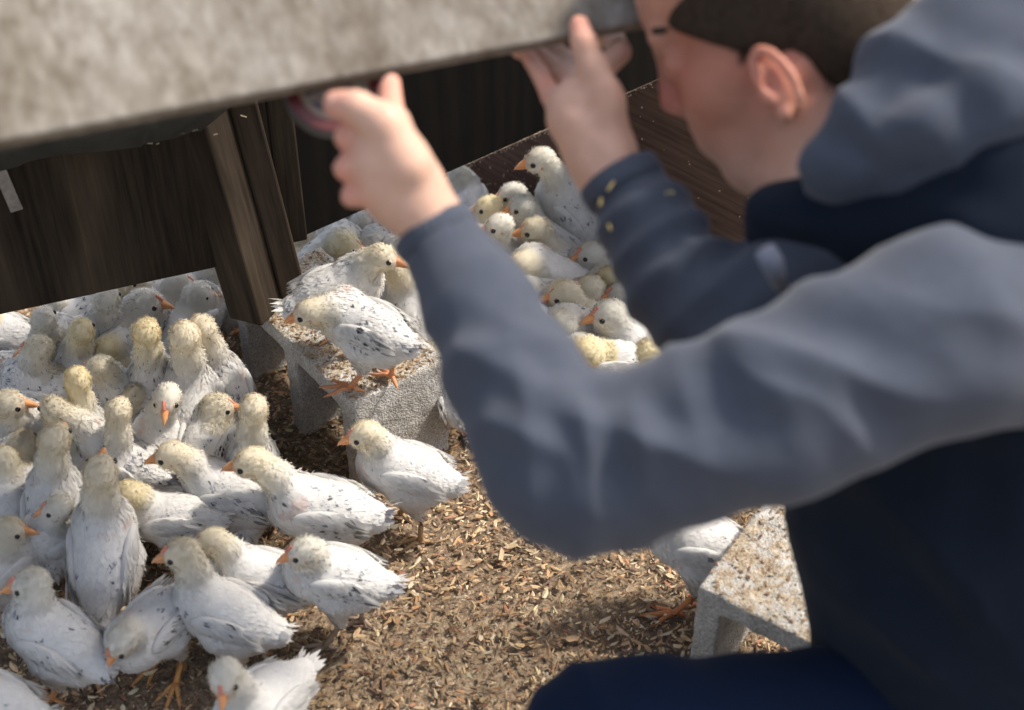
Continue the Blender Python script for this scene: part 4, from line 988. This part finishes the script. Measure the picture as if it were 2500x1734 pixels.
# cuff ribs
for nm, a, b, ra in (('cuff', W(1050, 552, 1.186), W(1076, 594, 1.184), .0345), ('cuff', W(1507, 425, 1.299), W(1533, 470, 1.295), .0375)):
    ax_ = unit(b - a); e1 = unit(np.cross(ax_, Zv)); e2 = np.cross(ax_, e1); vv = []; ns = 96
    prof_ = [(0, -.0035), (0, 0), (.25, .0012), (.6, .0012), (1, -.0006), (1, -.005)]
    for t, dr_ in prof_:
        for k in range(ns):
            an = 2 * math.pi * k / ns; rr = ra + dr_ + .0007 * math.sin(an * 32); vv.append(a + (b - a) * t + (e1 * math.cos(an) + e2 * math.sin(an)) * rr)
    qq = [[i * ns + k, i * ns + (k + 1) % ns, (i + 1) * ns + (k + 1) % ns, (i + 1) * ns + k] for i in range(len(prof_) - 1) for k in range(ns)]
    mesh_np(nm, np.array(vv), [qq], M['hoodie'], ho, True, inv=minv)
# straw bits on the far cuff
V_ = []; F_ = []; r = np.random.default_rng(8)
for i in range(12):
    p = W(1530 + r.normal(40, 45), 500 + r.normal(0, 35), 1.30) ; p = p + unit(np.array([0, 0, CAM_H]) - p) * .046
    a = r.uniform(0, 3.1); d = Rr * math.cos(a) + Uu * math.sin(a); s_ = -Rr * math.sin(a) + Uu * math.cos(a); L_ = r.uniform(.002, .0055); b = len(V_)
    V_ += [p - d * L_ - s_ * .0008, p + d * L_ - s_ * .0008, p + d * L_ + s_ * .0008, p - d * L_ + s_ * .0008]; F_.append([b, b + 1, b + 2, b + 3])
mesh_np('straw_bit', np.array(V_), [F_], mk_plain('yellow_straw', (.6, .45, .15), .7), ho, inv=minv)['kind'] = 'stuff'
# drawstring end
v, q, t_ = tube([W(1905, 700, 1.17), W(1885, 640, 1.15), W(1868, 612, 1.145)], [.006, .010, .009], 10); mesh_np('drawstring', v, [q, t_], mk_cloth('grey_cord', (.24, .25, .30)), ho, True, inv=minv)

vs = Field((.08, .60, -.02), (.98, 1.60, 1.12), .0065)
vs.chain([W(2440, 620, 1.24), W(2440, 900, 1.32), W(2440, 1250, 1.36), W(2430, 1560, 1.40)], [.15, .19, .19, .18], .04)
vs.chain([W(1950, 560, 1.235), W(2150, 520, 1.20), W(2450, 520, 1.14), W(2700, 560, 1.14)], [.040, .062, .085, .09], .03)
vs.chain([W(1925, 540, 1.25), W(1990, 700, 1.30), W(2080, 950, 1.34)], [.034, .07, .10], .03)
vs.chain([W(1885, 515, 1.215), W(1990, 500, 1.185)], [.024, .026], .012)          # stand-up collar
V, F = vs.mesh(); V = smooth_mesh(V, F, 3, .5); N = vnormals(V, F)
V = wrinkle(V, N, [(W(2150, 1500, 1.2), .25, Uu * .7 + Rr * .7, .09, .009, 11), (W(2350, 600, 1.1), .2, Uu, .08, .006, 12)])
ve = mesh_np('vest', V, [F], M['vest'], man, True, inv=minv)
v, q, t_ = tube([W(1862, 490, 1.20), W(1890, 620, 1.215), W(1930, 800, 1.235)], [.0025, .0025, .0025], 8); mesh_np('zipper', v, [q, t_], M['zinc'], ve, True, inv=minv)
je = Field((-.10, .30, -.01), (.98, 1.30, .75), .008)
KN = W(1480, 1825, 1.30); KF = W(1530, 1790, 1.62); HPt = W(2500, 1790, 1.40)
je.chain([HPt, KN], [.10, .078], .03); je.chain([KN, G(1650, 1980, .08)], [.070, .055], .03)
je.chain([HPt + [.05, .18, -.05], W(2080, 1900, 1.65)], [.10, .075], .03); je.chain([W(2080, 1900, 1.65), G(2350, 1900, .08)], [.068, .055], .03)
je.ell(HPt + [.03, .06, 0], (.17, .17, .13), None, .04)
V, F = je.mesh(); V = smooth_mesh(V, F, 3, .5); N = vnormals(V, F)
V = wrinkle(V, N, [(KN, .15, Rr * .8 + Uu * .5, .06, .006, 21), (W(2000, 1720, 1.3), .2, Rr * .4 + Uu * .8, .08, .006, 22)])
jo = mesh_np('jeans', V, [F], M['jeans'], man, True, inv=minv)
for q0 in (G(1650, 1980, .05), G(2350, 1900, .05)):
    bf = Field(q0 - [.25, .2, .08], q0 + [.15, .2, .15], .006); bf.cap(q0 * [1, 1, 0] + Zv * .05, q0 * [1, 1, 0] + Zv * .13, .045, .05, .02)
    bf.cap(q0 * [1, 1, 0] + [-.02, 0, .045], q0 * [1, 1, 0] + [-.16, .05, .038], .042, .034, .02); bf.clip_plane((0, 0, 1), .002)
    V, F = bf.mesh(); mesh_np('boot', V, [F], M['boot'], man, True, inv=minv)
m_, n_, l_, b_ = newmat('printed_enamel'); t__ = noise(n_, l_, mapping(n_, l_), 70, 3, .6); l_.new(ramp(n_, l_, t__.outputs[0], [(.38, (.01, .015, .07)), (.46, (.05, .04, .04)), (.54, (.22, .17, .12)), (.7, (.3, .28, .25))]).outputs[0], b_.inputs['Base Color']); M['print'] = m_
# ------------------------------------------------------------------ round tin held under the lid
te0 = l0 + dl * float((W(845, 190, 1.2) - l0) @ dl); tn = nn; tc = te0 - nn * .034 + up * .006; te = unit(np.cross(tn, Zv)); tf = np.cross(tn, te)
tin = empty('tin', tuple(float(q) for q in tc)); tag(tin, 'round tin with red rim held by the thumb under the coop lid', 'tin'); tinv = inv_of(tin)
def disc(name, r0, r1, z0, z1, mat, parent, ns=48):
    vv = []; 
    for rr, zz in ((r0, z1), (r1, z1), (r1, z0), (r0, z0)):
        for k in range(ns):
            a = 2 * math.pi * k / ns; vv.append(tc + te * math.cos(a) * rr + tf * math.sin(a) * rr + tn * zz)
    qq = [[i * ns + k, i * ns + (k + 1) % ns, ((i + 1) % 4) * ns + (k + 1) % ns, ((i + 1) % 4) * ns + k] for i in range(4) for k in range(ns)]
    return mesh_np(name, np.array(vv), [qq], mat, parent, False, inv=tinv)
disc('side', .001, .0415, -.022, -.001, mk_plain('dark_tin', (.08, .08, .085), .5, .5), tin)
disc('rim', .0325, .043, -.003, .003, mk_plain('red_enamel', (.085, .008, .007), .35), tin)
lidd = disc('tin_lid', .001, .0322, -.002, .0012, mk_plain('cream_enamel', (.22, .17, .12), .4), tin)
disc('ring', .010, .026, .0013, .0022, M['print'], lidd)
disc('bead', .0425, .0442, -.002, .001, mk_plain('dull_metal', (.10, .10, .11), .5, .6), tin)
print('objects', len(bpy.data.objects), 'faces', sum(len(m.polygons) for m in bpy.data.meshes))
